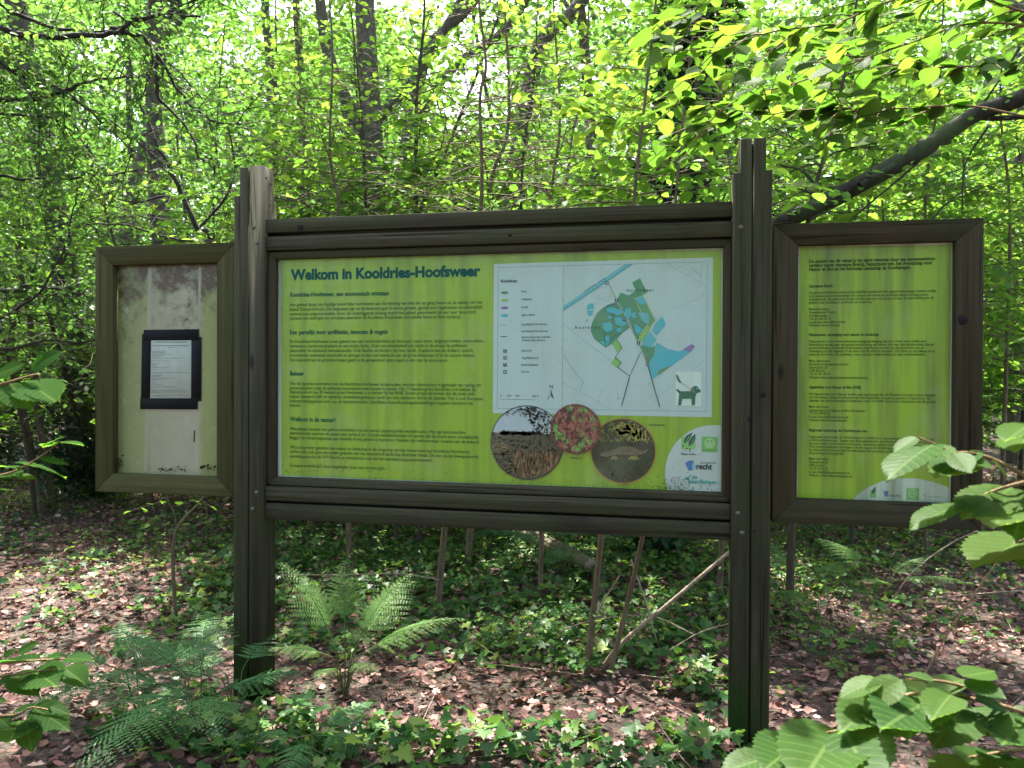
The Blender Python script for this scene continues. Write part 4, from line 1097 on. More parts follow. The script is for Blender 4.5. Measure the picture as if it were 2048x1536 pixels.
# --- logo disc
def logos():
    pr = Print(YM)
    cx, cy, r = 1426.5, 946.5, 96.5
    pts = []
    for k in range(72):
        a = k * 6.28319 / 72; x, y = cx + r * math.cos(a), cy + r * math.sin(a) * 1.0
        lim = 951 + (983.5 - 951) / (1442 - 563) * (x - 563)
        x, y = min(x, 1441.6), y
        lim = 951 + (983.5 - 951) / (1442 - 563) * (x - 563)
        y = min(y, lim)
        if not pts or math.hypot(x - pts[-1][0], y - pts[-1][1]) > .3: pts.append((x, y))
    pr.poly(pts, (.40, .49, .48), 2)
    def L(x, y): return (1310 + x / 8.53, 820 + y / 8.53)
    def Ls(*a): return [L(*q) for q in a]
    pr.poly(Ls((447, 450), (690, 440), (690, 668), (447, 672)), (.19, .46, .13), 3)
    pr.poly(Ls((645, 378), (545, 430), (495, 510), (490, 560), (520, 572), (565, 530), (610, 450)), (.005, .07, .06), 4)
    pr.poly(Ls((690, 400), (620, 470), (575, 540), (568, 600), (600, 617), (650, 570), (690, 490)), (.005, .07, .06), 4)
    pr.line(Ls((515, 560), (590, 440)), (.4, .5, .45), .6, 5); pr.line(Ls((595, 600), (670, 470)), (.4, .5, .45), .6, 5)
    pr.ell(*L(480, 612), 1.9, 1.9, (.005, .06, .05), 5, 12); pr.ell(*L(541, 655), 1.7, 1.7, (.005, .06, .05), 5, 12); pr.line(Ls((597, 645), (594, 710)), (.005, .05, .05), 1.6, 5)
    pr.line(Ls((445, 715), (690, 712)), (.3, .4, .4), .5, 4)
    pr.poly(Ls((795, 455), (1070, 460), (1070, 722), (795, 715)), (.13, .40, .10), 3)
    pr.poly(Ls((810, 670), (1045, 674), (1045, 700), (810, 696)), (.10, .30, .08), 4)
    pr.ell(*L(930, 568), 10.2, 9.7, (.42, .60, .38), 4); pr.ell(*L(930, 568), 8.8, 8.3, (.14, .40, .11), 5)
    pr.line(Ls((850, 562), (1008, 566)), (.42, .60, .38), 1.6, 6); pr.line(Ls((932, 495), (932, 560)), (.42, .60, .38), 1.6, 6)
    pr.poly(Ls((868, 585), (990, 588), (965, 620), (890, 618)), (.36, .55, .32), 6)
    pr.poly(Ls((512, 905), (560, 870), (620, 860), (660, 870), (662, 910), (640, 960), (655, 1020), (580, 1038), (545, 980)), (.035, .15, .36), 4)
    pr.ell(*L(730, 890), 2.6, 2.6, (.55, .52, .30), 4, 14); pr.ell(*L(500, 998), 2.4, 2.4, (.55, .52, .30), 4, 14)
    rg = random.Random(5)
    pr.line(Ls((520, 1150), (560, 1180), (590, 1250)), (.05, .28, .26), 3.0, 4); pr.line(Ls((480, 1190), (560, 1160), (610, 1110)), (.05, .28, .26), 2.2, 5)
    tag(pr.build('logo_print', M['print_map'], POSTER), 'white disc with green, blue and teal logos')
    def lt(s, x0, y, x1, size, col, b=0.0): 
        a = L(x0, y); e = L(x1, y); text(s, a[0], a[1], e[0], size, col, YM, 'logo', b, layer=8)
    lt('Natuur en Bos', 445, 762, 692, 5.4, (.02, .04, .04), .02); lt('gemeente', 785, 910, 1035, 6.2, (.08, .09, .08)); lt('recht', 705, 1008, 975, 17, (.015, .03, .035), .025)
    lt('b', 632, 1000, 690, 16, (.20, .42, .60), .03); lt('de', 632, 1172, 722, 11, (.03, .26, .24), .02); lt('voorkempen', 590, 1252, 1050, 13.5, (.035, .30, .28), .015)
logos()

# --- dirt crumbs stuck on the sheet
def crumbs():
    rg = random.Random(11); pr = Print(YM)
    def bottom(x): return 951 + (983.5 - 951) / (1442 - 563) * (x - 563)
    for k in range(420):
        if k < 150: x = rg.uniform(565, 1440); y = bottom(x) - abs(rg.gauss(0, 9)) - 1
        elif k < 300: x = rg.gauss(1352, 26); y = bottom(x) - abs(rg.gauss(0, 14)) - 1
        elif k < 350: x = rg.uniform(566, 700); y = bottom(x) - abs(rg.gauss(0, 26)) - 1
        else: x = rg.uniform(566, 1438); y = rg.uniform(525, bottom(x) - 5)
        if not (565 < x < 1441 and 520 < y < bottom(x)): continue
        l, w, a = rg.uniform(.6, 2.4), rg.uniform(.4, 1.0), rg.uniform(0, 3.14)
        if k > 350: l *= .7; w *= .7
        dx, dy = math.cos(a), math.sin(a)
        pr.poly([(x + dx * l, y + dy * l), (x - dy * w, y + dx * w), (x - dx * l, y - dy * l), (x + dy * w, y - dx * w)], jit(rg, (.025, .04, .015), .5), 30)
    tag(pr.build('dirt_crumbs', M['ink'], POSTER), kind='stuff')
crumbs()

# --- right poster
pr = Print(YR); pr.poly([(1585, 482), (1922, 478), (1918, 1022), (1582, 1010)], (.50, .54, .46), 0)
RPOST = pr.build('poster', M['print_right'], BOARD); tag(RPOST, 'algae streaked green poster full of small text')
pr = Print(YR); pr.poly([(1599, 494), (1902, 490), (1898, 1003), (1595, 1001)], (.23, .37, .017), 1); pr.build('green_print', M['print_right'], RPOST)
pr = Print(YR)
pr.poly([(1705, 1001.5), (1715, 989), (1735, 975), (1765, 962), (1800, 956), (1835, 957), (1870, 965), (1898, 975), (1897, 1002.5)], (.42, .50, .42), 2)
pr.poly([(1740, 980), (1752, 980), (1752, 995), (1740, 995)], (.15, .34, .12), 3); pr.poly([(1752, 972), (1744, 980), (1743, 989), (1750, 984)], (.02, .08, .06), 4)
pr.poly([(1766, 983), (1773, 981), (1777, 983), (1775, 993), (1770, 994)], (.05, .14, .30), 3)
pr.poly([(1812, 976), (1838, 976), (1838, 1000), (1812, 999.5)], (.16, .36, .11), 3); pr.ell(1825, 987, 8, 8, (.30, .46, .24), 4); pr.ell(1825, 987, 6.6, 6.6, (.16, .36, .11), 5); pr.line([(1819, 987), (1831, 987.3)], (.30, .46, .24), 1.2, 6)
pr.line([(1847, 988), (1852, 994)], (.12, .22, .16), 1.5, 3)
pr.build('logo_print', M['print_right'], RPOST)
GRP['right'] = (RPOST, 'lettering', None)
text('recht', 1778, 993, 1801, 8, (.06, .08, .07), YR, 'right', .01); text('voorkempen', 1856, 994, 1885, 5, (.12, .24, .2), YR, 'right')
RI = (.030, .060, .018)
for s, y, x1, sz, b in (
    ('De opening van dit gebied is tot stand gekomen door een samenwerkings-', 526, 1871, 11, .03), ('verband tussen gemeente Brecht, Natuurpunt vzw, het Agentschap voor', 534, 1865, 11, .03), ('Natuur en Bos en het Regionaal Landschap de Voorkempen.', 542, 1822, 11, .03),
    ('Gemeente Brecht', 575, 1666, 9, .03),
    ('De gemeente Brecht is een groene, landelijke gemeente. Het uitgestrekte rustige karakter nodigt', 587.5, 1873, 8, .006), ('zich uitstekend om te wandelen of te fietsen doorheen de prachtige natuur en langs mooie', 594.5, 1857, 8, .006), ('monumenten. De gemeente Brecht werkte daarom ook graag mee aan de openstelling van dit', 601, 1868, 8, .006), ('gebied voor wandelaars uit Brecht en omgeving.', 607.5, 1744, 8, .006),
    ('Meer informatie:', 620.5, 1660, 8, .006), ('Gemeentehuis Brecht', 627, 1672, 8, .006), ('Gemeenteplein 1', 633.5, 1660, 8, .006), ('Tel. 03 660 25 50', 640, 1662, 8, .006), ('E-mail gemeente@brecht.be', 646.5, 1691, 8, .006), ('Website www.brecht.be', 653, 1680, 8, .006),
    ('Natuurpunt, vereniging voor natuur en landschap', 672, 1758, 9, .025),
    ('Natuurpunt is een natuurbeschermingsvereniging die zich inzet voor iedereen!', 685, 1853, 8, .006), ('Natuurpunt streeft naar een goede bescherming van natuur met een rijke biodiversiteit zonder', 691.5, 1869, 8, .006), ('groene eilandjes. Duizenden enthousiaste vrijwilligers vormen het kloppend hart van de', 698, 1848, 8, .006), ('vereniging en zijn dagelijks in de weer om dit doel te bereiken. Dit doen ze niet alleen door', 704.5, 1870, 8, .006), ('aankoop en beheer van gebieden, maar ook door beïnvloeding van het overheidsbeleid.', 711, 1851, 8, .006),
    ('Meer informatie:', 724, 1660, 8, .006), ('Natuurpunt Antwerpen Noord', 730.5, 1696, 8, .006), ('Steenstraat 25', 737, 1655, 8, .006), ('2180 Ekeren', 743.5, 1650, 8, .006), ('Tel. 03 541 58 25', 750, 1660, 8, .006), ('Website www.natuurpuntantwerpennoord.be', 757, 1735, 8, .006),
    ('Agentschap voor Natuur en Bos (ANB)', 776.5, 1722, 9, .025),
    ('Het Agentschap voor Natuur en Bos, een agentschap van de Vlaamse Overheid, werkt dagelijks', 790, 1871, 8, .006), ('aan het beheer, behoud en herstel van natuurgebieden, bossen en parken in Vlaanderen. Als', 796.5, 1861, 8, .006), ('eigenaar van het natuurgebied Hoofsweer staat het ANB ook in voor het beheer van dit gebied.', 803, 1872, 8, .006),
    ('Meer informatie:', 815.5, 1658, 8, .006), ('Agentschap voor Natuur en Bos Antwerpen', 822.5, 1730, 8, .006), ('Tel. 03 224 62 62', 828.5, 1660, 8, .006), ('E-mail ant.anb@vlaanderen.be', 835.5, 1697, 8, .006), ('Website www.natuurenbos.be', 842, 1694, 8, .006),
    ('Regionaal Landschap de Voorkempen vzw', 862.5, 1735, 9, .025),
    ('Regionaal Landschap de Voorkempen is actief in 11 gemeenten in het noorden van de', 875.5, 1868, 8, .006), ('provincie Antwerpen. Samen met deze gemeenten, provincie en verenigingen werken wij', 882, 1865, 8, .006), ('aan een mooie Voorkempen rond natuur, landschap, zachte recreatie en streek. (www...) – bel', 888.5, 1866, 8, .006), ('Ons zomers aanbod overtuigen ons de natuur en landschapswaarden van de regio te', 895, 1855, 8, .006), ('en doen het brede publiek te betrekken bij concrete acties zoals de openstelling van', 901.5, 1862, 8, .006), ('dit prachtige natuurgebied!', 908, 1687, 8, .006),
    ('Meer informatie:', 919.5, 1658, 8, .006), ('Kasteeldreef 55', 926, 1655, 8, .006), ('2980 Zoersel', 932.5, 1648, 8, .006), ('Tel. 03 312 41 31', 939, 1655, 8, .006), ('E-mail info@rldevoorkempen.be', 946, 1699, 8, .006), ('Website www.rldevoorkempen.be', 952.5, 1704, 8, .006)):
    text(s, 1618, y, x1, sz * 0.92, RI, YR, 'right', b)

# --- left poster (bleached) with film strips
c = [xz(x, y, YL) for x, y in ((214, 520), (444, 512), (444, 962), (210, 962))]
LPOST = obj('poster', mesh_np('poster', [(a, YL, b) for a, b in c], np.array([[3, 2, 1, 0]]), M['faded']), BOARD); tag(LPOST, 'bleached poster with rotten brown top and pale middle strip')
pr = Print(YL)
for x0, x1, c_ in ((293.5, 301, (.27, .26, .19)), (394.5, 400, (.32, .31, .24))):
    pr.poly([(x0 + 3, 535), (x1 + 3, 535), (x1 - 5, 944), (x0 - 5, 944)], c_, 1)
pr.poly([(388, 861), (391, 861), (390.5, 884), (387, 884)], (.01, .01, .012), 3)
pr.build('film_strip', M['print'], LPOST)
def leafheap(name, px, py, w, h, seed):
    rg = np.random.default_rng(seed); n = 26
    P = np.array([at_y(px + rg.uniform(-w, w), py - abs(rg.normal(0, h)), YL - 0.012 - rg.uniform(0, .015)) for _ in range(n)])
    V, T = leaves(LITTER4, P, rg.normal(0, 1, (n, 3)), rg.normal(0, 1, (n, 3)) + [0, -.4, .6], rg.uniform(.008, .022, n))
    tag(obj(name, mesh_np(name, V, T, M['brown']), LPOST), kind='stuff')
leafheap('rotted_leaves', 345, 941, 26, 4, 1); leafheap('rotted_leaves', 240, 936, 8, 14, 2); leafheap('rotted_leaves', 415, 940, 14, 5, 4)

# --- notice sheet taped on the left case
def nt_px(x, y): return (270 + x / 8.087, 640 + y / 8.084)
def nbox(name, pts, Y, mat, parent, th=0.0004): 
    return plank(name, [xz(*nt_px(*p), Y) for p in pts], Y - th, Y, mat, parent, 0.0002)
NOT = thing('paper_notice', at_y(342, 740, YL - 0.003), 'white printed notice framed with black tape on the bleached left panel', 'notice')
nbox('sheet', [(235, 1290), (925, 1290), (930, 310), (245, 310)], YL - 0.0035, M['paper'], NOT)
nbox('tape_strip', [(95, 1300), (245, 1300), (262, 225), (113, 225)], YL - 0.0041, M['tape'], NOT)
nbox('tape_strip', [(905, 1310), (1068, 1310), (1075, 275), (912, 275)], YL - 0.0041, M['tape'], NOT)
nbox('tape_strip', [(140, 330), (1033, 325), (1033, 147), (140, 160)], YL - 0.0046, M['tape'], NOT)
nbox('tape_strip', [(83, 1440), (1010, 1445), (1012, 1265), (85, 1265)], YL - 0.0046, M['tape'], NOT)
GRP['notice'] = (NOT, 'lettering', None)
def nlines():
    pr = Print(YL - 0.0040); rg = random.Random(2)
    for y, x0, x1, w in ((357, 325, 835, 2.6), (415, 290, 870, 2.0), (447, 530, 625, 1.6), (505, 278, 510, 1.3), (527, 278, 495, 1.3), (549, 276, 580, 1.5), (572, 276, 465, 1.2), (595, 276, 435, 1.2), (619, 276, 725, 1.3), (661, 276, 552, 1.3), (704, 274, 405, 1.2), (724, 274, 340, 1.2), (741, 274, 355, 1.2), (765, 274, 550, 1.3), (804, 272, 338, 1.3), (853, 272, 868, 1.5),
                         (893, 272, 450, 1.5), (915, 272, 412, 1.3), (939, 272, 690, 1.2), (955, 272, 460, 1.2), (973, 272, 358, 1.2), (1017, 270, 368, 1.3), (1040, 268, 456, 1.3), (1080, 268, 675, 1.4), (1137, 268, 855, 1.3), (1162, 268, 862, 1.3), (1176, 268, 455, 1.2), (1215, 268, 856, 1.3), (1233, 268, 553, 1.2)):
        x = x0
        while x < x1:
            l = min(rg.uniform(22, 75), x1 - x)
            pr.line([nt_px(x, y), nt_px(x + l, y + 0.01 * l)], (.10, .12, .11), w * .55, 1); x += l + 9
    pr.build('lettering', M['ink'], NOT)
nlines()
make_texts()

# ---------------------------------------------------------------- gaps cut in the canopy so sun reaches chosen pools
def g_of(P):
    P = np.asarray(P, float); return P[..., :2] - TO_SUN[:2] * (P[..., 2:3] / TO_SUN[2])
POOLS = []
for px, py, rx in ((60, 1085, .8), (140, 1180, .8), (60, 1240, .8), (30, 1510, .45), (120, 1480, .2), (740, 1380, .5), (900, 1405, .6), (1060, 1428, .6), (1230, 1440, .5), (1340, 1450, .3), (640, 1370, .3),
                   (1880, 1105, .8), (1760, 1120, .3), (1700, 1490, .35), (1990, 1270, .5), (1850, 1330, .3), (700, 1190, .4), (1150, 1270, .38), (1000, 1250, .3), (1640, 1220, .6), (1800, 1200, .25), (1560, 1150, .3), (650, 1060, .45), (540, 1020, .4), (1300, 1200, .2), (1440, 1100, .35), (330, 1060, .25), (420, 1130, .22), (250, 1150, .2), (1930, 1180, .3)):
    p = at_g(px, py, 0.05); POOLS.append((p[0], p[1], rx))
for px, py, d, r in ((1960, 950, 1.25, .30), (1850, 1450, 1.3, .34), (1640, 1490, 1.3, .2), (1500, 180, 2.4, .5), (1750, 150, 2.4, .55), (1300, 220, 2.4, .4), (1000, 260, 2.5, .3), (1900, 900, 1.2, .2)):
    g = g_of(at_d(px, py, d)); POOLS.append((g[0], g[1], r))
_pr = np.random.default_rng(17)
for _ in range(220):
    p = at_g(_pr.uniform(-60, 2100), 960 + 600 * _pr.random() ** 1.2, 0.05); POOLS.append((p[0], p[1], _pr.uniform(.06, .25)))
POOLS = np.array(POOLS)
def sunlit_gap(P, k=1.0):
    """True where a leaf may stay (it does not shade one of the sun pools)"""
    g = g_of(P); keep = np.ones(len(g), bool)
    wob = 1 + 0.25 * np.sin(g[:, 0] * 9.0) * np.sin(g[:, 1] * 11.0)
    for x, y, r in POOLS:
        keep &= np.hypot(g[:, 0] - x, (g[:, 1] - y) * 0.8) > r * wob * k
    return keep

def pxpath(pts, d):
    out = []
    for i, q in enumerate(pts):
        out.append(at_d(q[0], q[1], q[2] if len(q) > 2 else d))
    return np.array(out)
def rooted(pts, d):
    """pixel path whose first point stands on the ground"""
    P = pxpath(pts, d); P[0, 2] = gz(P[0, 0], P[0, 1]) - 0.05
    return P

# ---------------------------------------------------------------- young trees
def sapling_parts(path, r0, seed, nbr=36, spread=0.9, leaf=0.065, zmin=0.9, spacing=0.05, tier=0.12, sides=6, back=False, rise=(0.1, 0.55), flat=0.5):
    rng = np.random.default_rng(seed)
    st = smooth_path(path, 5)
    cum = np.concatenate([[0], np.cumsum(np.linalg.norm(np.diff(st, axis=0), axis=1))]); H = cum[-1]
    acc = Acc(); ls = LeafSet()
    tube(acc, st, r0 * (1 - 0.85 * (cum / H)) + 0.002, sides)
    az = rng.uniform(0, 6.28)
    for k in range(nbr):
        s = zmin + (H - zmin) * (k + rng.uniform(0, 1)) / nbr
        if s > H: continue
        p = np.array([np.interp(s, cum, st[:, q]) for q in range(3)])
        az += 2.4 + rng.normal(0, .3)
        f = (s - zmin) / max(H - zmin, .1)
        L = spread * (0.55 + 0.65 * math.sin(math.pi * min(1, 0.25 + 0.75 * f))) * (1.05 - 0.6 * f) * rng.uniform(.6, 1.15)
        el = rng.uniform(*rise)
        d = np.array([math.cos(az) * math.cos(el), math.sin(az) * math.cos(el), math.sin(el)])
        if back: d[1] = abs(d[1])      # boughs lean away from the board
        b = wander(p, d, L, 5, rng, .09, (0, 0, -.45))
        rb = max(.0018, r0 * .33 * (1 - .6 * f))
        tube(acc, b, np.linspace(rb, .0014, len(b)), 4, False)
        twig_leaves(ls, b, spacing * 1.2, leaf, rng, flat=flat, start=.3)
        nt_ = int(L / tier); seg = np.linspace(0.22, 0.95, max(nt_, 1))
        for j, u in enumerate(seg):
            q = b[0] + 0; i = u * (len(b) - 1); i0 = int(i); q = b[i0] + (b[min(i0 + 1, len(b) - 1)] - b[i0]) * (i - i0)
            t = nrm(b[min(i0 + 1, len(b) - 1)] - b[i0]); sd = nrm(np.cross(t, [0, 0, 1.0])) * (1 if j % 2 else -1)
            tl = min(.55, .5 * L * (1.15 - u)) * rng.uniform(.6, 1.2)
            if tl < .05: continue
            w = wander(q, t * .65 + sd * .8 + [0, 0, rng.normal(0, .12)], tl, 3, rng, .1, (0, 0, -.2))
            tube(acc, w, np.linspace(.0022, .001, 4), 3, False)
            twig_leaves(ls, w, spacing, leaf, rng, flat=flat, start=.12)
    return acc, ls
def tree_thing(name, base, acc, ls, tmpl, label, cat, group=None, bark='stem', leafm='leaf', keep=None, crown='foliage'):
    t = thing(name, base, label, cat, group)
    obj('trunk', acc.mesh('trunk', M[bark], smooth=True), t)
    if ls is not None:
        tag(obj(crown, ls.mesh(crown, tmpl, M[leafm], keep), t), kind='stuff')
    return t

YOUNG = 'young trees behind the board'
stems = [
    ([(872, 1205), (890, 1050), (925, 740), (962, 415), (960, 200), (972, 130), (957, 0), (945, -170)], 4.95, .022, 'slender young tree whose curved stem rises behind the middle of the board', 40, .95, .066),
    ([(1172, 1340), (1203, 1070), (1245, 700), (1268, 400), (1290, 200), (1312, 0), (1330, -180)], 4.05, .018, 'young tree with brown stem rooted left of the leaning pole', 36, .75, .07),
    ([(1213, 1350), (1285, 1075), (1340, 760), (1345, 500), (1365, 250), (1400, -40), (1420, -160)], 4.0, .014, 'thin young tree leaning right, rooted beside the brown stem', 26, .6, .07),
    ([(842, 1085), (838, 1040), (828, 700), (832, 400), (833, 200), (846, 70), (850, -40), (852, -160)], 7.1, .035, 'straight dark young tree left of the curved stem', 46, 1.2, .062),
    ([(935, 1120), (950, 900), (975, 410), (1012, 280), (1018, 180), (1012, 60), (1000, -120)], 6.2, .03, 'pale grey young tree bending right behind the board top', 42, 1.1, .062),
    ([(1578, 1212), (1584, 1050), (1600, 700), (1618, 430), (1662, 270), (1700, 90), (1730, -120)], 4.85, .027, 'young tree with dark stem just right of the right post', 38, .9, .068),
    ([(1850, 1135), (1852, 1050), (1862, 700), (1850, 420), (1880, 150), (1890, -120)], 6.6, .02, 'thin young tree behind the right side panel', 40, 1.1, .058),
    ([(795, 1090), (792, 1045), (770, 750), (735, 460), (725, 250), (700, 0), (690, -120)], 7.0, .022, 'thin young tree in front of the dark trunk', 40, 1.1, .06),
    ([(620, 1075), (622, 760), (616, 400), (612, 330), (600, 200), (590, -80)], 7.6, .022, 'young tree with zigzag stem right of the left post top', 46, 1.2, .062),
    ([(1440, 1125), (1450, 800), (1470, 430), (1440, 200), (1450, 0), (1460, -120)], 5.3, .022, 'leafy young tree directly behind the right post', 44, 1.15, .072),
    ([(1700, 1150), (1720, 800), (1735, 430), (1760, 200), (1740, 0), (1730, -120)], 6.9, .02, 'leafy young tree behind the left half of the right panel', 44, 1.2, .068),
    ([(1080, 1160), (1090, 800), (1100, 420), (1120, 250), (1110, 60), (1100, -120)], 5.4, .018, 'leafy young tree behind the middle of the map', 40, 1.1, .068),
    ([(700, 1130), (690, 800), (680, 440), (660, 300), (665, 100), (650, -100)], 6.0, .02, 'leafy young tree behind the title of the board', 46, 1.2, .066),
    ([(2000, 1140), (2010, 800), (2020, 430), (2000, 200), (2020, 0), (2030, -120)], 6.8, .02, 'leafy young tree at the right edge of the photo', 44, 1.2, .066),
    ([(1120, 1110), (1105, 760), (1140, 300), (1170, 180), (1180, -100)], 6.6, .02, 'young tree with pale stem behind the map', 40, 1.1, .062),
]
for i, (pts, d, r, lab, nb, sp, lf) in enumerate(stems):
    P = rooted(pts, d)
    acc, ls = sapling_parts(P, r, 100 + i, int(nb * 1.35), sp * 1.1, lf * 1.3, 1.7, .05, back=d < 5.3)
    tree_thing('young_tree', P[0], acc, ls, LEAF8 if d < 5 else LEAF4, lab, 'tree', YOUNG, 'stem' if i not in (3, 5, 7, 10) else 'twig', keep=lambda P: sunlit_gap(P, .8) & (P[:, 1] > .2))

# thicket of look-alike young trees further back: four shapes, copied
protos = []
for s in range(5):
    rng = np.random.default_rng(300 + s)
    H = (5.6, 6.4, 5.0, 7.2, 6.0)[s]
    path = wander((0, 0, -.05), (rng.normal(0, .08), rng.normal(0, .08), 1), H, 7, rng, .05)
    acc, ls = sapling_parts(path, .032, 310 + s, (80, 92, 72, 96, 80)[s], 1.5, .118, 1.15, .068, .14, 5, flat=.55)
    protos.append((acc.mesh('trunk', M['twig'], True), ls.mesh('foliage', LEAF4, M['leaf']), ls.cat()))
TH = 'look-alike young trees of the thicket'
spots = []
rg = random.Random(21)
for d, xs in ((7.9, (-240, 60, 330, 540, 680, 830, 1010, 1240, 1500, 1760, 2060)), (9.6, (-120, 190, 440, 690, 930, 1110, 1430, 1660, 1930, 2200)), (11.8, (-20, 300, 560, 800, 1010, 1200, 1360, 1560, 1800, 2080)),
              (14, (120, 420, 880, 1120, 1290, 1620, 1900))):
    for x in xs:
        spots.append((x + rg.uniform(-40, 40), d + rg.uniform(-.6, .6)))
def where(px):
    for lim, w in ((0, 'beyond the left edge'), (190, 'left of the left panel'), (330, 'above the left half of the left panel'), (470, 'above the right half of the left panel'), (620, 'just right of the left post'), (760, 'above the board title'), (900, 'above the middle of the board text'), (1000, 'above the right end of the board text'), (1130, 'above the map key'), (1270, 'above the middle of the map'), (1390, 'above the right part of the map'), (1480, 'at the left side of the right post'), (1600, 'at the right side of the right post'), (1740, 'above the left half of the right panel'), (1880, 'above the right half of the right panel'), (2040, 'above the right edge of the right panel')):
        if px < lim: return w
    return 'beyond the right edge'
for i, (px, d) in enumerate(spots):
    p = at_d(px, 740, d); z = float(gz(p[0], p[1]))
    k = rg.randrange(5)
    t = thing('thicket_tree', (p[0], p[1], z), 'slim young tree, %s thicket row, %s' % ('nearest' if d < 8.7 else 'second' if d < 10.7 else 'third' if d < 12.9 else 'farthest', where(px)), 'tree', TH)
    a = rg.uniform(0, 6.28); s = rg.uniform(.75, 1.1)
    pm_, pf_, (lp_, ld_, ln_, lz_) = protos[k]
    if d < 9.0:     # the front row is thinned to let the sun reach the pools on the floor
        ca, sa = math.cos(a), math.sin(a); R_ = np.array([[ca, -sa, 0], [sa, ca, 0], [0, 0, 1]]) * s
        kp = sunlit_gap(lp_ @ R_.T + np.array([p[0], p[1], z]), .9)
        V_, T_ = leaves(LEAF4, lp_[kp], ld_[kp], ln_[kp], lz_[kp]); pf_ = mesh_np('foliage', V_, T_, M['leaf'])
    for nm, me in (('trunk', pm_), ('foliage', pf_)):
        o = bpy.data.objects.new(nm, me); COL.objects.link(o); o.parent = t
        if nm == 'foliage': o['kind'] = 'stuff'
    t.rotation_euler = (0, 0, a); t.scale = (s, s, s)

for i in range(13):  # unseen trees added behind the camera to darken the board front
    x = -8.4 + 1.4 * i + rg.uniform(-.4, .4); y = -8.2 + rg.uniform(-1.2, .8) + .05 * (x * x) * .4; k = rg.randrange(5)
    t = thing('thicket_tree', (x, y, float(gz(x, y))), 'slim leafy young tree added out of view behind the camera, shading the board', 'tree', 'young trees added behind the camera')
    for nm, me in (('trunk', protos[k][0]), ('foliage', protos[k][1])):
        o = bpy.data.objects.new(nm, me); COL.objects.link(o); o.parent = t
        if nm == 'foliage': o['kind'] = 'stuff'
    t.rotation_euler = (0, 0, rg.uniform(0, 6.28))

# ---------------------------------------------------------------- tall trees
def crown_parts(top, cen, rx, rz, seed, nclump=70, per=120, leaf=.11, nlimb=16, acc=None):
    rng = np.random.default_rng(seed); ls = LeafSet(); acc = acc or Acc()
    C = rng.normal(0, 1, (nclump, 3)); C = nrm(C) * (rng.uniform(.15, 1, (nclump, 1)) ** .5)
    C = np.array(cen) + C * [rx, rx, rz]
    for c in C[:nlimb]:
        m = 0.5 * (top + c) + rng.normal(0, .25, 3)
        tube(acc, smooth_path([top - [0, 0, rng.uniform(0, 1.5)], m, c], 4), np.linspace(.06, .012, 9), 5, False)
    for c in C:
        n = int(per * rng.uniform(.6, 1.3))
        P = c + rng.normal(0, 1, (n, 3)) * [.55, .55, .28]
        D = rng.normal(0, 1, (n, 3)) * [1, 1, .4]; Nn = rng.normal(0, .45, (n, 3)) + [0, 0, 1]
        ls.add(P, D, Nn, leaf * rng.uniform(.7, 1.2, n))
    return acc, ls
def tall(pts, d, r, cen_off, rx, rz, seed, label, group=None, bark='bark', r1=None, extra=None, per=80, nclump=46, name='tall_tree'):
    P = rooted(pts, d); st = smooth_path(P, 5); acc = Acc()
    rr = np.linspace(1, .6, len(st)) * r; rr[:3] *= np.array([1.35, 1.2, 1.08])
    tube(acc, st, rr, 10)
    for ex, er in (extra or []):
        e = smooth_path(pxpath(ex, d), 4); tube(acc, e, np.linspace(er, er * .6, len(e)), 7)
    top = P[-1]
    acc, ls = crown_parts(top, top + np.array(cen_off), rx, rz, seed, nclump, per, acc=acc)
    return tree_thing(name, P[0], acc, ls, LEAF2, label, 'tree', group, bark, 'leaf_far', sunlit_gap, 'crown')
TT = 'tall trees'
tall([(775, 1020), (765, 700), (752, 430), (742, 250), (735, 120), (725, -100), (715, -500)], 9.0, .16, (0.3, .8, 1.5), 2.6, 1.8, 1, 'thick dark tree trunk behind the board, left of its middle', TT,
     extra=[([(745, 290), (700, 215), (660, 120), (640, 0), (625, -150)], .09), ([(742, 250), (800, 190), (850, 120), (900, 40), (960, -80)], .07)])
tall([(560, 960), (552, 600), (545, 300), (538, 100), (530, 0), (520, -500)], 15.0, .115, (0, 0, 2), 2.6, 2.2, 2, 'straight dark trunk against the bright sky at the top left', TT)
tall([(640, 950), (620, 600), (605, 300), (598, 90), (592, 0), (585, -400)], 16.5, .11, (.5, .5, 2), 2.6, 2.2, 3, 'dark trunk just right of the straight trunk at the top left', TT)
tall([(735, 960), (700, 500), (690, 200), (655, 110), (640, 0), (600, -400)], 14.0, .105, (0, 0, 2), 2.4, 2.0, 4, 'dark trunk bending left near the top of the photo', TT)
tall([(760, 960), (800, 400), (845, 130), (890, 60), (960, -20), (1100, -300)], 11.5, .115, (.8, .5, 1.6), 2.6, 1.8, 5, 'dark trunk leaning right across the bright sky gap', TT,
     extra=[([(825, 280), (870, 180), (930, 115), (1010, 60), (1080, -40)], .08)])
tall([(960, 960), (1030, 350), (1080, 95), (1150, 20), (1230, -120), (1300, -350)], 10.5, .125, (.8, 0, 1.6), 2.6, 1.8, 6, 'dark trunk leaning right above the middle of the board', TT)
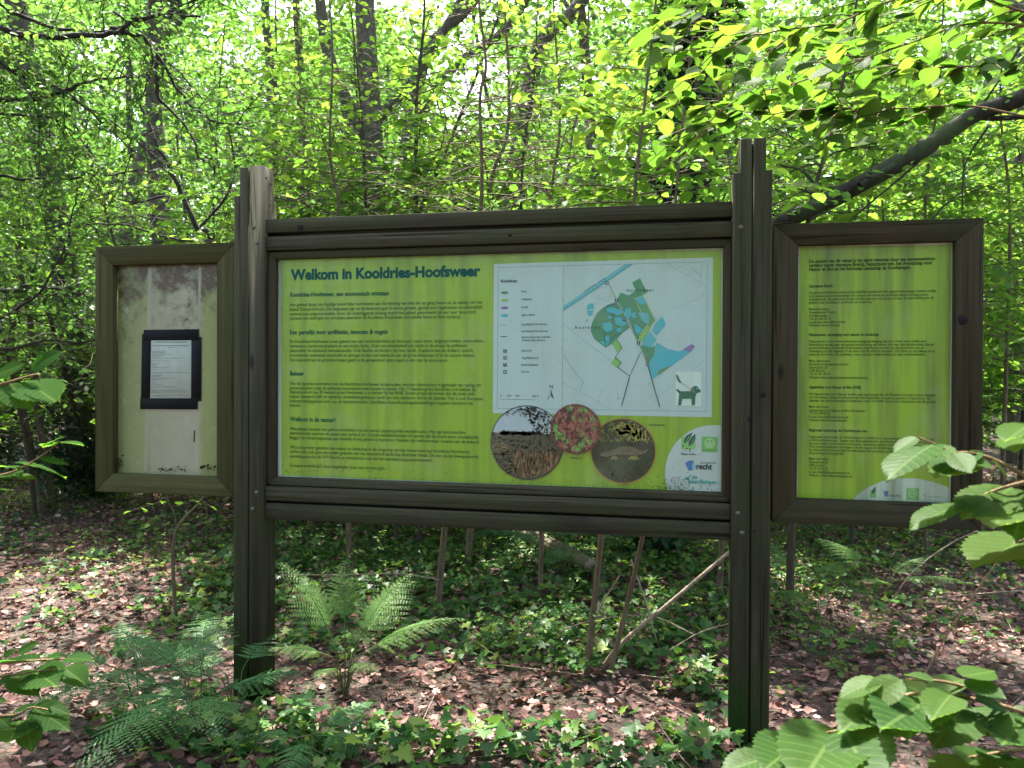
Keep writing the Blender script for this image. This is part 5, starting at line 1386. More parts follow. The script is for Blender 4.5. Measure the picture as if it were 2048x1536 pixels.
# tall trees seen only as trunks in the thicket or standing out of the frame: added so their crowns shade the clearing and the board
OT = 'forest trees whose crowns shade the clearing'
for i, (x, y, cx, cy, h) in enumerate(((-9.5, 5.5, .8, 0, 10.5), (-7.6, 7.4, .2, 0, 10), (-6.9, 4.6, 0, .3, 9.5), (-11.5, 10.5, 0, 0, 12), (4.6, 6.2, -.8, 0, 10), (-1.2, 12.5, 0, .3, 12), (5.6, 11.0, 0, 0, 12), (-12.5, 3.0, 1, 0, 10),
                                       (7.5, 2.0, -.8, 0, 10), (-4.6, -7.0, 0, 0, 8), (3.0, -8.0, 0, 0, 8.5), (-.6, -10, 0, 0, 9), (7.5, -5.5, 0, 0, 9), (-8.5, -4.5, 0, 0, 9), (-3.5, -13, 0, 0, 10), (4.5, -13, 0, 0, 10), (0.8, -6.2, 0, 0, 9.5))):
    rng = np.random.default_rng(60 + i)
    z = float(gz(x, y))
    P = wander((x, y, z - .05), (cx * .06, cy * .06, 1), h - 1.5, 6, rng, .035)
    st = smooth_path(P, 4); acc = Acc(); tube(acc, st, np.linspace(.16, .09, len(st)), 9)
    acc, ls = crown_parts(P[-1], P[-1] + np.array([cx, cy, 1.0]), 2.7, 1.9, 70 + i, 74 if y < 0 else 46, 125 if y < 0 else 90, acc=acc)
    qx, _, qd = project(np.array([[x, y, 1.6]])); seen = y > 1 and -150 < qx[0] < 2200
    lab = ('tall leafy forest tree rising %s' % where(qx[0])) if seen else 'tall leafy forest tree added out of view to shade the clearing'
    tree_thing('forest_tree', P[0], acc, ls, LEAF2, lab, 'tree', OT, 'bark', 'leaf_far', sunlit_gap, 'crown')

# ivy clad tree
def ivy_tree():
    P = rooted([(1290, 1105), (1318, 800), (1350, 420), (1378, 150), (1395, 0), (1415, -350)], 6.7); st = smooth_path(P, 6)
    rng = np.random.default_rng(5); acc = Acc(); tube(acc, st, np.linspace(.21, .13, len(st)), 10)
    e = smooth_path(pxpath([(1352, 400), (1300, 355), (1255, 320)], 6.6), 4); tube(acc, e, np.linspace(.05, .03, len(e)), 6)
    top = P[-1]; acc, crown = crown_parts(top, top + [0.5, 0, 1.2], 2.6, 1.8, 9, 60, 110, acc=acc)
    t = tree_thing('ivy_tree', P[0], acc, crown, LEAF2, 'tree trunk wrapped in dark ivy behind the right half of the board', 'tree', TT, 'bark_moss', 'leaf_far', sunlit_gap, 'crown')
    n = 6500; u = rng.uniform(0, 1, n); i = u * (len(st) - 1); i0 = np.minimum(i.astype(int), len(st) - 2)
    c = st[i0] + (st[i0 + 1] - st[i0]) * (i - i0)[:, None]
    a = rng.uniform(0, 6.283, n); h = c[:, 2]
    rad = .20 + .16 * np.abs(np.sin(h * 1.7 + a)) * rng.uniform(.3, 1, n) + .12 * np.clip(np.sin(h * 2.3 + 1.5), 0, 1) * rng.uniform(0, 1, n)
    o = np.stack([np.cos(a), np.sin(a), np.zeros(n)], 1)
    D = o * .5 + rng.normal(0, .5, (n, 3)) + [0, 0, -.6]; Nn = o + rng.normal(0, .4, (n, 3)) + [0, 0, .5]
    V, T = leaves(IVY, c + o * rad[:, None], D, Nn, rng.uniform(.045, .085, n))
    tag(obj('ivy', mesh_np('ivy', V, T, M['ivy_tree']), t), kind='stuff')
ivy_tree()

# leaning mossy trunk on the right
def leaning():
    P = pxpath([(1352, 575, 6.3), (1450, 510, 5.6), (1560, 448, 4.9), (1700, 380, 4.75), (1850, 295, 4.65), (1950, 230, 4.6), (2080, 180, 4.5), (2300, 60, 4.4)], 5)
    st = smooth_path(P, 5); acc = Acc(); rng = np.random.default_rng(8)
    tube(acc, st, np.linspace(.06, .048, len(st)) * rng.uniform(.88, 1.12, len(st)), 9)
    for pts, r in (([(1720, 372), (1790, 330), (1850, 295), (1900, 285)], .03), ([(1950, 232), (2000, 236), (2080, 232)], .03), ([(1880, 275), (1830, 330), (1760, 390), (1700, 440)], .012), ([(1975, 255), (1930, 330), (1925, 420)], .010), ([(2040, 95), (1985, 180), (1930, 260)], .012), ([(1650, 405), (1610, 345), (1560, 330)], .014), ([(1840, 470), (1900, 400), (1960, 370)], .009)):
        e = smooth_path(pxpath(pts, 4.65), 4); tube(acc, e, np.linspace(r * .8, r * .4, len(e)), 6)
    t = thing('leaning_dead_tree', P[0], 'mossy dark tree leaning diagonally above the right side panel', 'tree')
    obj('trunk', acc.mesh('trunk', M['bark_moss'], True), t)
    ls = LeafSet(); n = 260; u = rng.uniform(.15, 1, n); i = (u * (len(st) - 1)).astype(int)
    ls.add(st[i] + rng.normal(0, .11, (n, 3)), rng.normal(0, 1, (n, 3)) * [1, 1, .4], rng.normal(0, .4, (n, 3)) + [0, 0, 1], rng.uniform(.03, .06, n))
    tag(obj('foliage', ls.mesh('foliage', LEAF4, M['leaf']), t), kind='stuff')
    e = thing('overhanging_limb', at_d(2100, 60, 4.6), 'short dark limb in the top right corner', 'branch')
    acc = Acc(); tube(acc, smooth_path(pxpath([(2300, 60), (2100, 45), (2040, 22), (2000, -2), (1930, -60)], 4.6), 4), np.linspace(.05, .03, 17), 8)
    obj('limb', acc.mesh('limb', M['bark'], True), e)
leaning()

# ---------------------------------------------------------------- thorn tree on the left: long arching dark limbs, small leaves
def thorn(name, limbs, base, seed, label, leaf=.044, dens=1.0, rough=.8):
    rng = np.random.default_rng(seed); acc = Acc(); ls = LeafSet()
    for pts, d, r in limbs:
        b = smooth_path(pxpath(pts, d) , 5); b = b + np.cumsum(rng.normal(0, .006, b.shape), 0)
        tube(acc, b, np.linspace(r, r * .25, len(b)), 6)
        cum = np.concatenate([[0], np.cumsum(np.linalg.norm(np.diff(b, axis=0), axis=1))]); L = cum[-1]
        for s in np.arange(.05, L, .085 / dens):
            p = np.array([np.interp(s, cum, b[:, q]) for q in range(3)]); i = min(np.searchsorted(cum, s), len(b) - 1)
            t = nrm(b[i] - b[i - 1])
            q = rng.normal(0, 1, 3) * [1, 1, .8]; q = nrm(q - t * (q @ t)); tl = rng.uniform(.2, .75)
            w = wander(p, t * .55 + q, tl, 5, rng, .2, (0, 0, -.25)); tube(acc, w, np.linspace(.004, .0014, 6), 3, False)
            twig_leaves(ls, w, .03, leaf, rng, flat=.7, start=.1)
            for u in (1, 2, 3, 4):
                if rng.random() < rough:
                    q2 = nrm(rng.normal(0, 1, 3)); w2 = wander(w[u], nrm(w[u] - w[u - 1]) * .5 + q2, tl * rng.uniform(.25, .6), 3, rng, .2)
                    tube(acc, w2, np.linspace(.0024, .001, 4), 3, False)
                    twig_leaves(ls, w2, .028, leaf, rng, flat=.7, start=.05)
    t = thing(name, base, label, 'tree')
    obj('limbs', acc.mesh('limbs', M['twig_dark'], True), t)
    tag(obj('foliage', ls.mesh('foliage', LEAF4, M['leaf_thorn'], lambda P: sunlit_gap(P, .7)), t), kind='stuff')
B0 = at_d(-420, 1100, 4.6); B0[2] = gz(B0[0], B0[1])
def bpx(pts): return pts
def Lc(*a): return [(x / 2.926, y / 2.926) for x, y in a]
TR = [(-420, 1160), (-400, 700), (-380, 300), (-330, 0)]
thorn('thorn_tree', [
    (TR, 4.6, .09),
    ([(-400, 330)] + Lc((-300, 600), (0, 585), (200, 600), (400, 560), (560, 520), (760, 500)), 4.5, .022),
    ([(-380, 120)] + Lc((-200, 150), (150, 195), (520, 180), (640, 170), (740, 110), (900, 90), (1100, 120)), 4.3, .022),
    (Lc((640, 170), (760, 205), (860, 250), (960, 330), (1080, 470), (1180, 600), (1300, 670), (1480, 690)), 4.4, .016),
    (Lc((940, 330), (930, 480), (960, 580), (1080, 710), (1160, 860), (1170, 960), (1240, 1010)), 4.5, .012),
    ([(-350, -60)] + Lc((-300, 0), (0, 340), (180, 400), (420, 520), (640, 690), (800, 830)), 4.2, .014),
    ([(-390, 250)] + Lc((-200, 500), (0, 640), (200, 670), (380, 700), (560, 820), (700, 980)), 4.9, .014),
    ([(-400, 500)] + Lc((-150, 1080), (120, 1050), (330, 1020), (550, 1000), (850, 990), (1050, 1060)), 5.0, .013),
    ([(-400, 560)] + [(0, 579), (40, 568), (70, 565), (130, 583), (190, 600), (260, 600)], 5.0, .018),
    ([(-410, 660)] + [(-50, 690), (30, 687), (70, 683), (130, 690), (190, 684), (240, 700)], 4.6, .014),
    ([(-400, 720)] + [(-30, 650), (40, 618), (95, 580), (135, 500), (150, 440), (165, 380)], 4.8, .012),
    ([(-340, -100), (-100, -40), (60, 40), (200, 60), (330, 20), (430, -20)], 4.4, .016),
    ([(-370, 60), (-150, 100), (0, 130), (120, 180), (230, 250), (330, 330)], 4.7, .013),
    ([(-330, -160), (0, -60), (180, -10), (300, 80), (380, 180), (420, 250)], 4.9, .013),
], B0, 41, 'twiggy thorn tree with long dark arching limbs filling the upper left', dens=1.0)
B1 = at_d(470, 470, 6.0)
thorn('thorn_tree', [
    ([(452, 960), (440, 700), (428, 480), (400, 455), (375, 400), (355, 365), (340, 325), (315, 270), (290, 200), (280, 120)], 6.3, .03),
    ([(375, 400), (330, 390), (250, 395), (160, 350), (110, 300)], 6.4, .012),
    ([(400, 455), (460, 380), (470, 300), (450, 200), (470, 120)], 6.3, .012),
    ([(428, 480), (340, 470), (240, 440), (170, 440), (60, 420)], 6.5, .012),
], np.array([B1[0], B1[1], 0.0]), 43, 'thorn tree with one thick curved limb just left of the left post', dens=.8)

# pale twin stems and dark evergreen shrub at the left edge
def left_shrubs():
    P1 = rooted([(92, 1028), (70, 950), (48, 840), (30, 745), (25, 640), (60, 560), (80, 470)], 8.4); P2 = rooted([(108, 1010), (95, 930), (75, 820), (65, 720), (58, 620), (40, 540), (35, 430)], 8.5)
    acc = Acc()
    for P, r in ((P1, .05), (P2, .045)): st = smooth_path(P, 4); tube(acc, st, np.linspace(r, r * .5, len(st)), 7)
    t = thing('twin_stem_tree', P1[0], 'small tree with two pale grey stems at the left edge', 'tree'); obj('trunk', acc.mesh('trunk', M['stem'], True), t)
    rng = np.random.default_rng(31); ls = LeafSet()
    for k in range(26):
        c = P1[-1] + rng.normal(0, 1, 3) * [.8, .8, .5]; w = wander(c, rng.normal(0, 1, 3) * [1, 1, .3], .6, 4, rng); twig_leaves(ls, w, .05, .055, rng)
    tag(obj('foliage', ls.mesh('foliage', LEAF4, M['leaf']), t), kind='stuff')
    for (px, py, d, R, H, lab) in ((165, 960, 9.2, .75, 1.55, 'dark glossy evergreen shrub behind the left edge of the left panel'), (-60, 930, 10.5, .9, 1.5, 'dark evergreen shrub at the far left edge')):
        b = at_d(px, 740, d); b[2] = gz(b[0], b[1]); acc = Acc(); ls = LeafSet()
        for k in range(46):
            a = rng.uniform(0, 6.283); e = rng.uniform(.5, 1.45); w = wander(b, (math.cos(a) * math.cos(e), math.sin(a) * math.cos(e), math.sin(e)), H * rng.uniform(.6, 1.05), 5, rng, .16)
            tube(acc, w, np.linspace(.014, .004, 6), 4, False)
            for u in range(1, 6):
                for q in range(3):
                    w2 = wander(w[u], rng.normal(0, 1, 3) + [0, 0, .3], R * .45, 3, rng, .15); twig_leaves(ls, w2, .05, .075, rng, flat=.6)
        tree_thing('evergreen_shrub', b, acc, ls, LEAF4, lab, 'shrub', None, 'twig_dark', 'leaf_dark')
left_shrubs()

# ---------------------------------------------------------------- far woodland: one mass
def far_wood():
    rng = np.random.default_rng(77); ls = LeafSet(); acc = Acc(); n = 0
    for k in range(9000):
        d = 14.5 + 33 * rng.random() ** 1.1; px = rng.uniform(-350, 2400)
        zmax = 15.0; z = 0.2 + zmax * rng.random() ** 1.35
        p = at_d(px, 740, d); el = (z - 1.6) / d
        # thinner high up and in the sky windows
        gapn = math.sin(px * .013 + 1.0) * math.sin(z * .9 + px * .004) + .5 * math.sin(px * .031 + z * 2.1)
        win = math.exp(-((px - 520) / 60) ** 2 - ((el - .47) / .07) ** 2) + math.exp(-((px - 900) / 110) ** 2 - ((el - .36) / .12) ** 2) + .8 * math.exp(-((px - 1600) / 90) ** 2 - ((el - .22) / .1) ** 2) + .7 * math.exp(-((px - 1950) / 120) ** 2 - ((el - .4) / .15) ** 2)
        if rng.random() < win: continue
        if el > .15 and gapn > .6 and rng.random() < .6: continue
        
        m = int(rng.uniform(26, 52)); R = rng.uniform(.5, 1.1)
        P = np.array([p[0], p[1], z + float(gz(p[0], p[1]))]) + rng.normal(0, 1, (m, 3)) * [R * .6, R * .6, R * .28]
        ls.add(P, rng.normal(0, 1, (m, 3)) * [1, 1, .35], rng.normal(0, .3, (m, 3)) + nrm(rng.normal(0, .6, 3) + [0, -.2, 1]), rng.uniform(.12, .21, m) * (1 + (d - 14) * .016))
    for k in range(4200):      # the oldest, deepest layer
        d = rng.uniform(46, 62); px = rng.uniform(-350, 2400) if k < 1500 else rng.uniform(-350, 900) if k < 2700 else rng.uniform(560, 2200); lim = .58 if px < 480 else (.30 if px < 560 else .44 if px < 840 else .30 if px < 1000 else .46)
        el = lim * rng.random(); p = at_d(px, 740, d); z = 1.6 + el * d
        m = 22; P = np.array([p[0], p[1], z]) + rng.normal(0, 1, (m, 3)) * [1.3, 1.3, .8]
        ls.add(P, rng.normal(0, 1, (m, 3)), rng.normal(0, .8, (m, 3)) + [0, 0, 1], rng.uniform(.4, .75, m))
    for k in range(46):
        d = rng.uniform(16, 42); px = rng.uniform(-250, 2300); p = at_d(px, 740, d); h = rng.uniform(6, 15); z = float(gz(p[0], p[1]))
        w = wander((p[0], p[1], z - .1), (rng.normal(0, .08), rng.normal(0, .08), 1), h, 6, rng, .05); tube(acc, w, np.linspace(rng.uniform(.05, .16), .03, 7), 6, False)
    P, D, Nn, S = ls.cat(); V, T = leaves(LEAF2, P, D, Nn, S)
    Va = np.concatenate(acc.V); Qa = np.concatenate(acc.Q)
    o = obj('far_woodland', mesh_np('far_woodland', np.vstack([V, Va]), [T, Qa + len(V)], [M['leaf_far'], M['bark']], mi=[0, 1]))
    tag(o, 'hazy mass of green trees far behind the thicket', 'woodland', kind='stuff')
    print('far leaves', len(P))
far_wood()

# ---------------------------------------------------------------- forest floor: dead leaves, ivy, seedlings
def in_patches(px, py, pats):
    m = np.zeros(len(px))
    for cx, cy, rx, ry, k in pats:
        q = np.exp(-(((px - cx) / rx) ** 2 + ((py - cy) / ry) ** 2) * 0.9)
        m = np.maximum(m, k * q)
    return m
def floor_points(n, ymax_d, rng, dmin=2.2):
    """points on the floor, even in area, within the wedge in front of the camera"""
    d = np.sqrt(rng.uniform(dmin ** 2, ymax_d ** 2, n)); x = rng.uniform(-1, 1, n) * .95 * d
    P = CAM[None, :2] + d[:, None] * nrm(FWD[:2])[None] + x[:, None] * nrm(RGT[:2])[None]
    z = gz(P[:, 0], P[:, 1])
    P = np.c_[P, z]; px, py, dep = project(P)
    return P, px, py, dep
def clump_noise(P, s=1.0, seed=0):
    x, y = P[:, 0] * s, P[:, 1] * s
    return .5 + .25 * (np.sin(2.3 * x + 1.7 * np.sin(1.9 * y + seed)) * np.sin(2.9 * y + seed * 2) + np.sin(5.1 * x - 2.7 * y + seed) * np.sin(3.7 * y + 2.2 * x))
def litter():
    rng = np.random.default_rng(90)
    n = 80000; P, px, py, dep = floor_points(n, 12.5, rng)
    k = rng.random(n) < np.clip(9.0 / dep ** 1.0, .5, 1); P = P[k]; n = len(P)
    P[:, 2] += rng.uniform(.002, .035, n)
    a = rng.uniform(0, 6.283, n); D = np.stack([np.cos(a), np.sin(a), rng.normal(0, .22, n)], 1)
    V1, T1 = leaves(LITTER, P[: n // 3], D[: n // 3], rng.normal(0, .5, (n // 3, 3)) + [0, 0, 1], rng.uniform(.032, .075, n // 3))
    m = n - n // 3
    V2, T2 = leaves(LITTER4, P[n // 3:], D[n // 3:], rng.normal(0, .55, (m, 3)) + [0, 0, 1], rng.uniform(.02, .052, m), rng.uniform(.7, 1.3, m))
    o = obj('leaf_litter', mesh_np('leaf_litter', np.vstack([V1, V2]), np.vstack([T1, T2 + len(V1)]), M['litter']))
    tag(o, 'brown dead leaves covering the forest floor', 'leaf litter', kind='stuff')
    acc = Acc()
    Pt, _, _, _ = floor_points(900, 11, rng)
    for p in Pt:
        a = rng.uniform(0, 6.283); L = rng.uniform(.12, .7)
        w = wander(p + [0, 0, .012], (math.cos(a), math.sin(a), rng.uniform(.0, .18)), L, 3, rng, .12); w[:, 2] = np.maximum(w[:, 2], p[2] + .006)
        tube(acc, w, np.linspace(rng.uniform(.0015, .0045), .001, 4), 4, False)
    tag(obj('fallen_twigs', acc.mesh('fallen_twigs', M['stick'])), 'thin fallen twigs strewn over the leaf litter', 'twigs', kind='stuff')
litter()

IVYP = [(560, 1480, 330, 75, 1.0), (760, 1510, 260, 60, 1.0), (1050, 1500, 320, 50, 1.0), (1340, 1495, 170, 55, 1.0), (330, 1470, 190, 70, .9), (330, 1245, 150, 80, .8), (450, 1190, 170, 90, .75), (600, 1130, 170, 120, .75), (720, 1220, 210, 90, .9), (620, 1290, 120, 60, .8),
        (1000, 1230, 280, 90, .95), (1160, 1300, 270, 65, 1.0), (1370, 1260, 170, 100, .9), (1410, 1380, 120, 55, .9), (1600, 1180, 160, 110, .65), (1620, 1330, 90, 90, .35), (900, 1120, 600, 60, .8), (1250, 1120, 250, 70, .9), (280, 1090, 260, 60, .4), (1720, 1120, 220, 60, .6), (1480, 1500, 60, 60, .9)]
BARE = [(110, 1250, 170, 170, 1.0), (820, 1395, 210, 45, 1.0), (1010, 1430, 230, 38, 1.0), (1250, 1440, 170, 30, 1.0), (1800, 1330, 220, 130, .9), (1560, 1430, 70, 80, .6), (30, 1430, 120, 60, 1.0), (520, 1340, 60, 40, .8)]
def ivy_floor():
    rng = np.random.default_rng(91)
    n = 122000; P, px, py, dep = floor_points(n, 11.5, rng)
    w = in_patches(px, py, IVYP) - 1.1 * in_patches(px, py, BARE) + .35 * (clump_noise(P, 1.6, 2) - .5) - .12 * (dep > 8)
    fill = .22 * (clump_noise(P, 2.2, 5) > .55)
    k = rng.random(n) < np.clip(w * 1.0 - .10, 0, 1) * np.clip(7.5 / dep, .45, 1) + fill * (py < 1330)
    P = P[k]; n = len(P); cn = clump_noise(P, 2.5, 1)
    P[:, 2] += .02 + rng.random(n) ** 1.5 * (.05 + .13 * cn)
    a = rng.uniform(0, 6.283, n)
    # leaves tilt towards the light
    D = np.stack([np.cos(a), np.sin(a), rng.normal(-.25, .35, n)], 1)
    Nn = rng.normal(0, .38, (n, 3)) + [0, -.12, 1]
    V, T = leaves(IVY, P, D, Nn, rng.uniform(.03, .072, n) * np.clip(1.25 - dep[k] * .05, .8, 1.1), rng.uniform(.85, 1.15, n))
    tag(obj('ivy_ground_cover', mesh_np('ivy_ground_cover', V, T, M['ivy'])), 'dark green ivy leaves spreading over the forest floor', 'ivy', kind='stuff')
    print('ivy', n)
ivy_floor()

def seedlings():
    rng = np.random.default_rng(92); ls = LeafSet(); acc = Acc()
    n = 4400; P, px, py, dep = floor_points(n, 13, rng)
    pats = [(1650, 1220, 200, 110, .9), (1480, 1150, 300, 80, .7), (700, 1130, 500, 70, .6), (1250, 1180, 250, 80, .5), (330, 1150, 200, 90, .35), (1000, 1080, 900, 50, .6), (1250, 1330, 200, 60, .35), (600, 1440, 300, 60, .2), (1750, 1080, 300, 50, .6), (120, 1010, 250, 40, .6), (150, 1120, 150, 60, .15)]
    k = rng.random(n) < in_patches(px, py, pats); P = P[k]
    for p in P:
        h = rng.uniform(.08, .38); w = wander(p, (rng.normal(0, .25), rng.normal(0, .25), 1), h, 3, rng, .15)
        tube(acc, w, np.linspace(.0025, .0012, 4), 3, False)
        for q in range(rng.integers(2, 6)):
            a = rng.uniform(0, 6.283); b = wander(w[rng.integers(1, 4)], (math.cos(a), math.sin(a), .25), rng.uniform(.06, .2), 3, rng, .1, (0, 0, -.3))
            twig_leaves(ls, b, .022, rng.uniform(.022, .05), rng, flat=.35)
    Pq, D, Nn, S = ls.cat(); V, T = leaves(LEAF4, Pq, D, Nn, S)
    Va = np.concatenate(acc.V); Qa = np.concatenate(acc.Q)
    tag(obj('seedlings', mesh_np('seedlings', np.vstack([V, Va]), [T, Qa + len(V)], [M['herb'], M['stem']], mi=[0, 1])), 'small green seedlings and brambles growing through the leaf litter', 'undergrowth', kind='stuff')
    print('seedling leaves', len(Pq))
seedlings()

# ---------------------------------------------------------------- ferns
def frond_mesh(L, seed, mat, npin=17, width=.36, droop=.5):
    """bracken frond along +y, arching; every pinna carries toothed leaflets"""
    rng = np.random.default_rng(seed); acc = Acc(); Vs = []; Ts = []; nn = 0
    s = np.linspace(0, 1, 14); rach = np.stack([0 * s, L * (s - .10 * droop * s ** 3), -droop * L * .42 * s ** 2.2], 1)
    tube(acc, rach, np.linspace(.0042, .001, 14), 4, False)
    P = []; D = []; Nn = []; S = []
    for j, u in enumerate(np.linspace(.24, .985, npin)):
        c = np.array([np.interp(u, s, rach[:, q]) for q in range(3)]); t = nrm(np.array([0, np.interp(u + .02, s, rach[:, 1]) - np.interp(u - .02, s, rach[:, 1]), np.interp(u + .02, s, rach[:, 2]) - np.interp(u - .02, s, rach[:, 2])]))
        f = (u - .24) / .76; pl = L * width * (1 - f) ** .8 * (1 if f > .1 else .85) + .012
        for sd in (-1, 1):
            d = nrm(np.array([sd * 1.0, 0, -.10]) + t * .45 + rng.normal(0, .05, 3)); up = nrm(np.cross(np.array([1.0, 0, 0]), t)); up = up if up[2] > 0 else -up
            m = max(3, int(pl / (.0115 * L / .55))); v = np.linspace(.06, 1, m)
            cp = c + d * pl * v[:, None] + np.array([0, 0, -.16]) * (v ** 2)[:, None] * pl
            tube(acc, cp[[0, m // 2, m - 1]], [.0014, .001, .0005], 3, False)
            ll = (.034 * L * (1 - v) ** .6 * (1 - .55 * f) + .0035)
            for e in (-1, 1):
                q = nrm(np.cross(up, d)) * e
                P.append(cp); D.append(q[None] * 1.0 + d[None] * .42 + rng.normal(0, .06, (m, 3))); Nn.append(np.tile(up, (m, 1)) + rng.normal(0, .15, (m, 3))); S.append(ll)
    P, D, Nn, S = [np.concatenate(q) for q in (P, D, Nn, S)]
    tm = (np.array([[-.20, 0, 0], [-.24, .35, .02], [-.12, .75, .01], [0, 1, -.03], [.12, .75, .01], [.24, .35, .02], [.20, 0, 0]]), np.array([[0, 6, 5], [0, 5, 1], [1, 5, 4], [1, 4, 2], [2, 4, 3]]))
    V, T = leaves(tm, P, D, Nn, S)
    Va = np.concatenate(acc.V); Qa = np.concatenate(acc.Q)
    return mesh_np('frond', np.vstack([V, Va]), [T, Qa + len(V)], mat)
M['fern_stalk'] = bark_mat('fern_stalk', (.05, .06, .02), (.10, .11, .04), 0.0, 3)
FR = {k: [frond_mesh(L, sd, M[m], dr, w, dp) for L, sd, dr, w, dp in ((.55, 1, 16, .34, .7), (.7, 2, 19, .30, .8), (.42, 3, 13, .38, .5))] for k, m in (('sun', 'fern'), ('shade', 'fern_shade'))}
def fern(base, fronds, kind, label, group='ferns on the forest floor'):
    """fronds: (azimuth deg, lift deg, scale, stalk height, mesh index)"""
    t = thing('fern', base, label, 'fern', group)
    for az, el, s, st, k in fronds:
        a, e = math.radians(az), math.radians(el)
        foot = Vector(base); d = Vector((math.cos(a) * .28, math.sin(a) * .28, 1)).normalized()
        top = foot + d * st
        if st > .05:
            acc = Acc(); tube(acc, [np.array(foot), np.array(foot + d * st * .5), np.array(top)], [.0038, .0034, .003], 5, False)
            obj('stalk', acc.mesh('stalk', M['fern_stalk']), t)
        o = obj('frond', FR[kind][k], t)
        y = Vector((math.cos(a) * math.cos(e), math.sin(a) * math.cos(e), math.sin(e))); x = Vector((math.sin(a), -math.cos(a), 0)); z = x.cross(y)
        R = Matrix((x, y, z)).transposed().to_4x4()
        o.matrix_basis = Matrix.Translation(top) @ R @ Matrix.Scale(s, 4)
def gp(px, py):
    p = at_g(px, py, 0); p[2] = gz(p[0], p[1]); return p
fern(gp(690, 1400), [(158, 62, .8, .24, 1), (60, 55, .8, .28, 0), (22, 38, .8, .20, 1), (115, 66, .75, .30, 0), (75, 42, .85, .22, 1), (200, 25, .62, .22, 0), (325, 18, .55, .2, 2), (88, 18, .7, .24, 2), (262, 20, .5, .18, 2)], 'sun', 'tall sunlit bracken fern between the posts, right of the left post')
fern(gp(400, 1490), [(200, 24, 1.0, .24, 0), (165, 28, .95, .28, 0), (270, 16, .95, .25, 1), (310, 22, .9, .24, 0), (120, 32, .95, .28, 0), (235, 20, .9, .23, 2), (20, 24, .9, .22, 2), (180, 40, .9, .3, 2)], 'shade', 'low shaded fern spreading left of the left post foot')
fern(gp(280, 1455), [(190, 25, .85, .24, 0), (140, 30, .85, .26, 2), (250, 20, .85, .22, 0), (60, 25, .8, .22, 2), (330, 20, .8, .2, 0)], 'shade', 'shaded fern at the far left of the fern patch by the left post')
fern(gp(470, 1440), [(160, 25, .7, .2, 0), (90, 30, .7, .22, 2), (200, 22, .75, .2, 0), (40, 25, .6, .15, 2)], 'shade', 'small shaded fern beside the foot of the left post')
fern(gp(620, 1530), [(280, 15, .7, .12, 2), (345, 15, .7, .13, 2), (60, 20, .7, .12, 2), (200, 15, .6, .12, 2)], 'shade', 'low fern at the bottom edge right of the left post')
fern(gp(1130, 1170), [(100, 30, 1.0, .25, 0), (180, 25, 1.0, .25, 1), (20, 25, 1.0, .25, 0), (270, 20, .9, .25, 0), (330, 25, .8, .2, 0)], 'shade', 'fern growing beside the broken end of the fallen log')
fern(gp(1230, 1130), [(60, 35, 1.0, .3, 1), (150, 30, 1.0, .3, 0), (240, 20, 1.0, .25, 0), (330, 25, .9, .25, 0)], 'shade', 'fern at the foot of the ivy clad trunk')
fern(gp(1590, 1260), [(30, 30, .8, .3, 0), (110, 40, .8, .3, 0), (190, 30, .8, .28, 0), (260, 25, .8, .25, 0), (330, 25, .8, .25, 0)], 'sun', 'bright green fern right of the right post')
fern(gp(1760, 1230), [(30, 35, .8, .25, 2), (130, 35, .8, .3, 0), (250, 25, .8, .25, 2), (340, 25, .8, .25, 0)], 'sun', 'light green fern below the right side panel')

# ---------------------------------------------------------------- poles, sticks and the fallen log
def stick(name, pts, r, mat, label, cat, ends=(1, .7), d=None):
    P = np.array([at_d(*q) if len(q) == 3 else at_d(q[0], q[1], d) for q in pts]); st = smooth_path(P, 5); acc = Acc()
    tube(acc, st, np.linspace(r * ends[0], r * ends[1], len(st)), 8)
    return tag(obj(name, acc.mesh(name, M[mat], True)), label, cat)
def log():
    a, b = gp(930, 1050), gp(1180, 1168); a[2] += .16; b[2] += .10; e = gp(1240, 1215); e[2] += .03
    st = smooth_path([a + (a - b) * .5 + [0, 0, .1], a, .5 * (a + b) + [0, 0, .03], b], 6); acc = Acc(); rng = np.random.default_rng(4)
    tube(acc, st, .062 * rng.uniform(.9, 1.1, len(st)), 10)
    t = thing('fallen_log', b, 'pale fallen log with a broken end lying under the board', 'log'); obj('log', acc.mesh('log', M['log'], True), t)
    acc = Acc(); tube(acc, np.array([b, b + nrm(b - a) * .03]), [.055, .03], 9); obj('broken_end', acc.mesh('broken_end', M['stick']), t)
    acc = Acc(); tube(acc, smooth_path([b + [.05, .05, -.02], gp(1200, 1210) + [0, 0, .05], gp(1215, 1260) + [0, 0, .02]], 4), .05, 8)
    tag(obj('mossy_log', acc.mesh('mossy_log', M['bark_moss'], True)), 'short mossy log lying beyond the broken end of the pale log', 'log')
log()
stick('leaning_pole', [(1205, 1335, 4.05), (1245, 1285, 4.05), (1340, 1205, 4.1), (1460, 1103, 4.2), (1600, 985, 4.3), (1750, 860, 4.4)], .012, 'stick', 'bare grey pole leaning to the right between the posts', 'pole')
stick('dead_stick', [(1185, 1265, 4.4), (1200, 1215, 4.4), (1240, 1150, 4.4)], .006, 'stick', 'short pale stick standing left of the brown stem', 'stick')
stick('dead_stick', [(1262, 1120, 4.6), (1290, 1200, 4.5), (1310, 1270, 4.4), (1320, 1300, 4.4)], .006, 'stick', 'pale stick crossing the leaning pole', 'stick')
stick('dead_stick', [(1120, 1262, 4.3), (1190, 1240, 4.3), (1300, 1232, 4.25), (1390, 1270, 4.1)], .004, 'stick', 'thin arching twig low between the posts', 'stick')
stick('dead_stick', [(1340, 1300, 4.1), (1400, 1265, 4.1), (1465, 1245, 4.1)], .004, 'stick', 'thin reddish twig near the right post', 'stick')
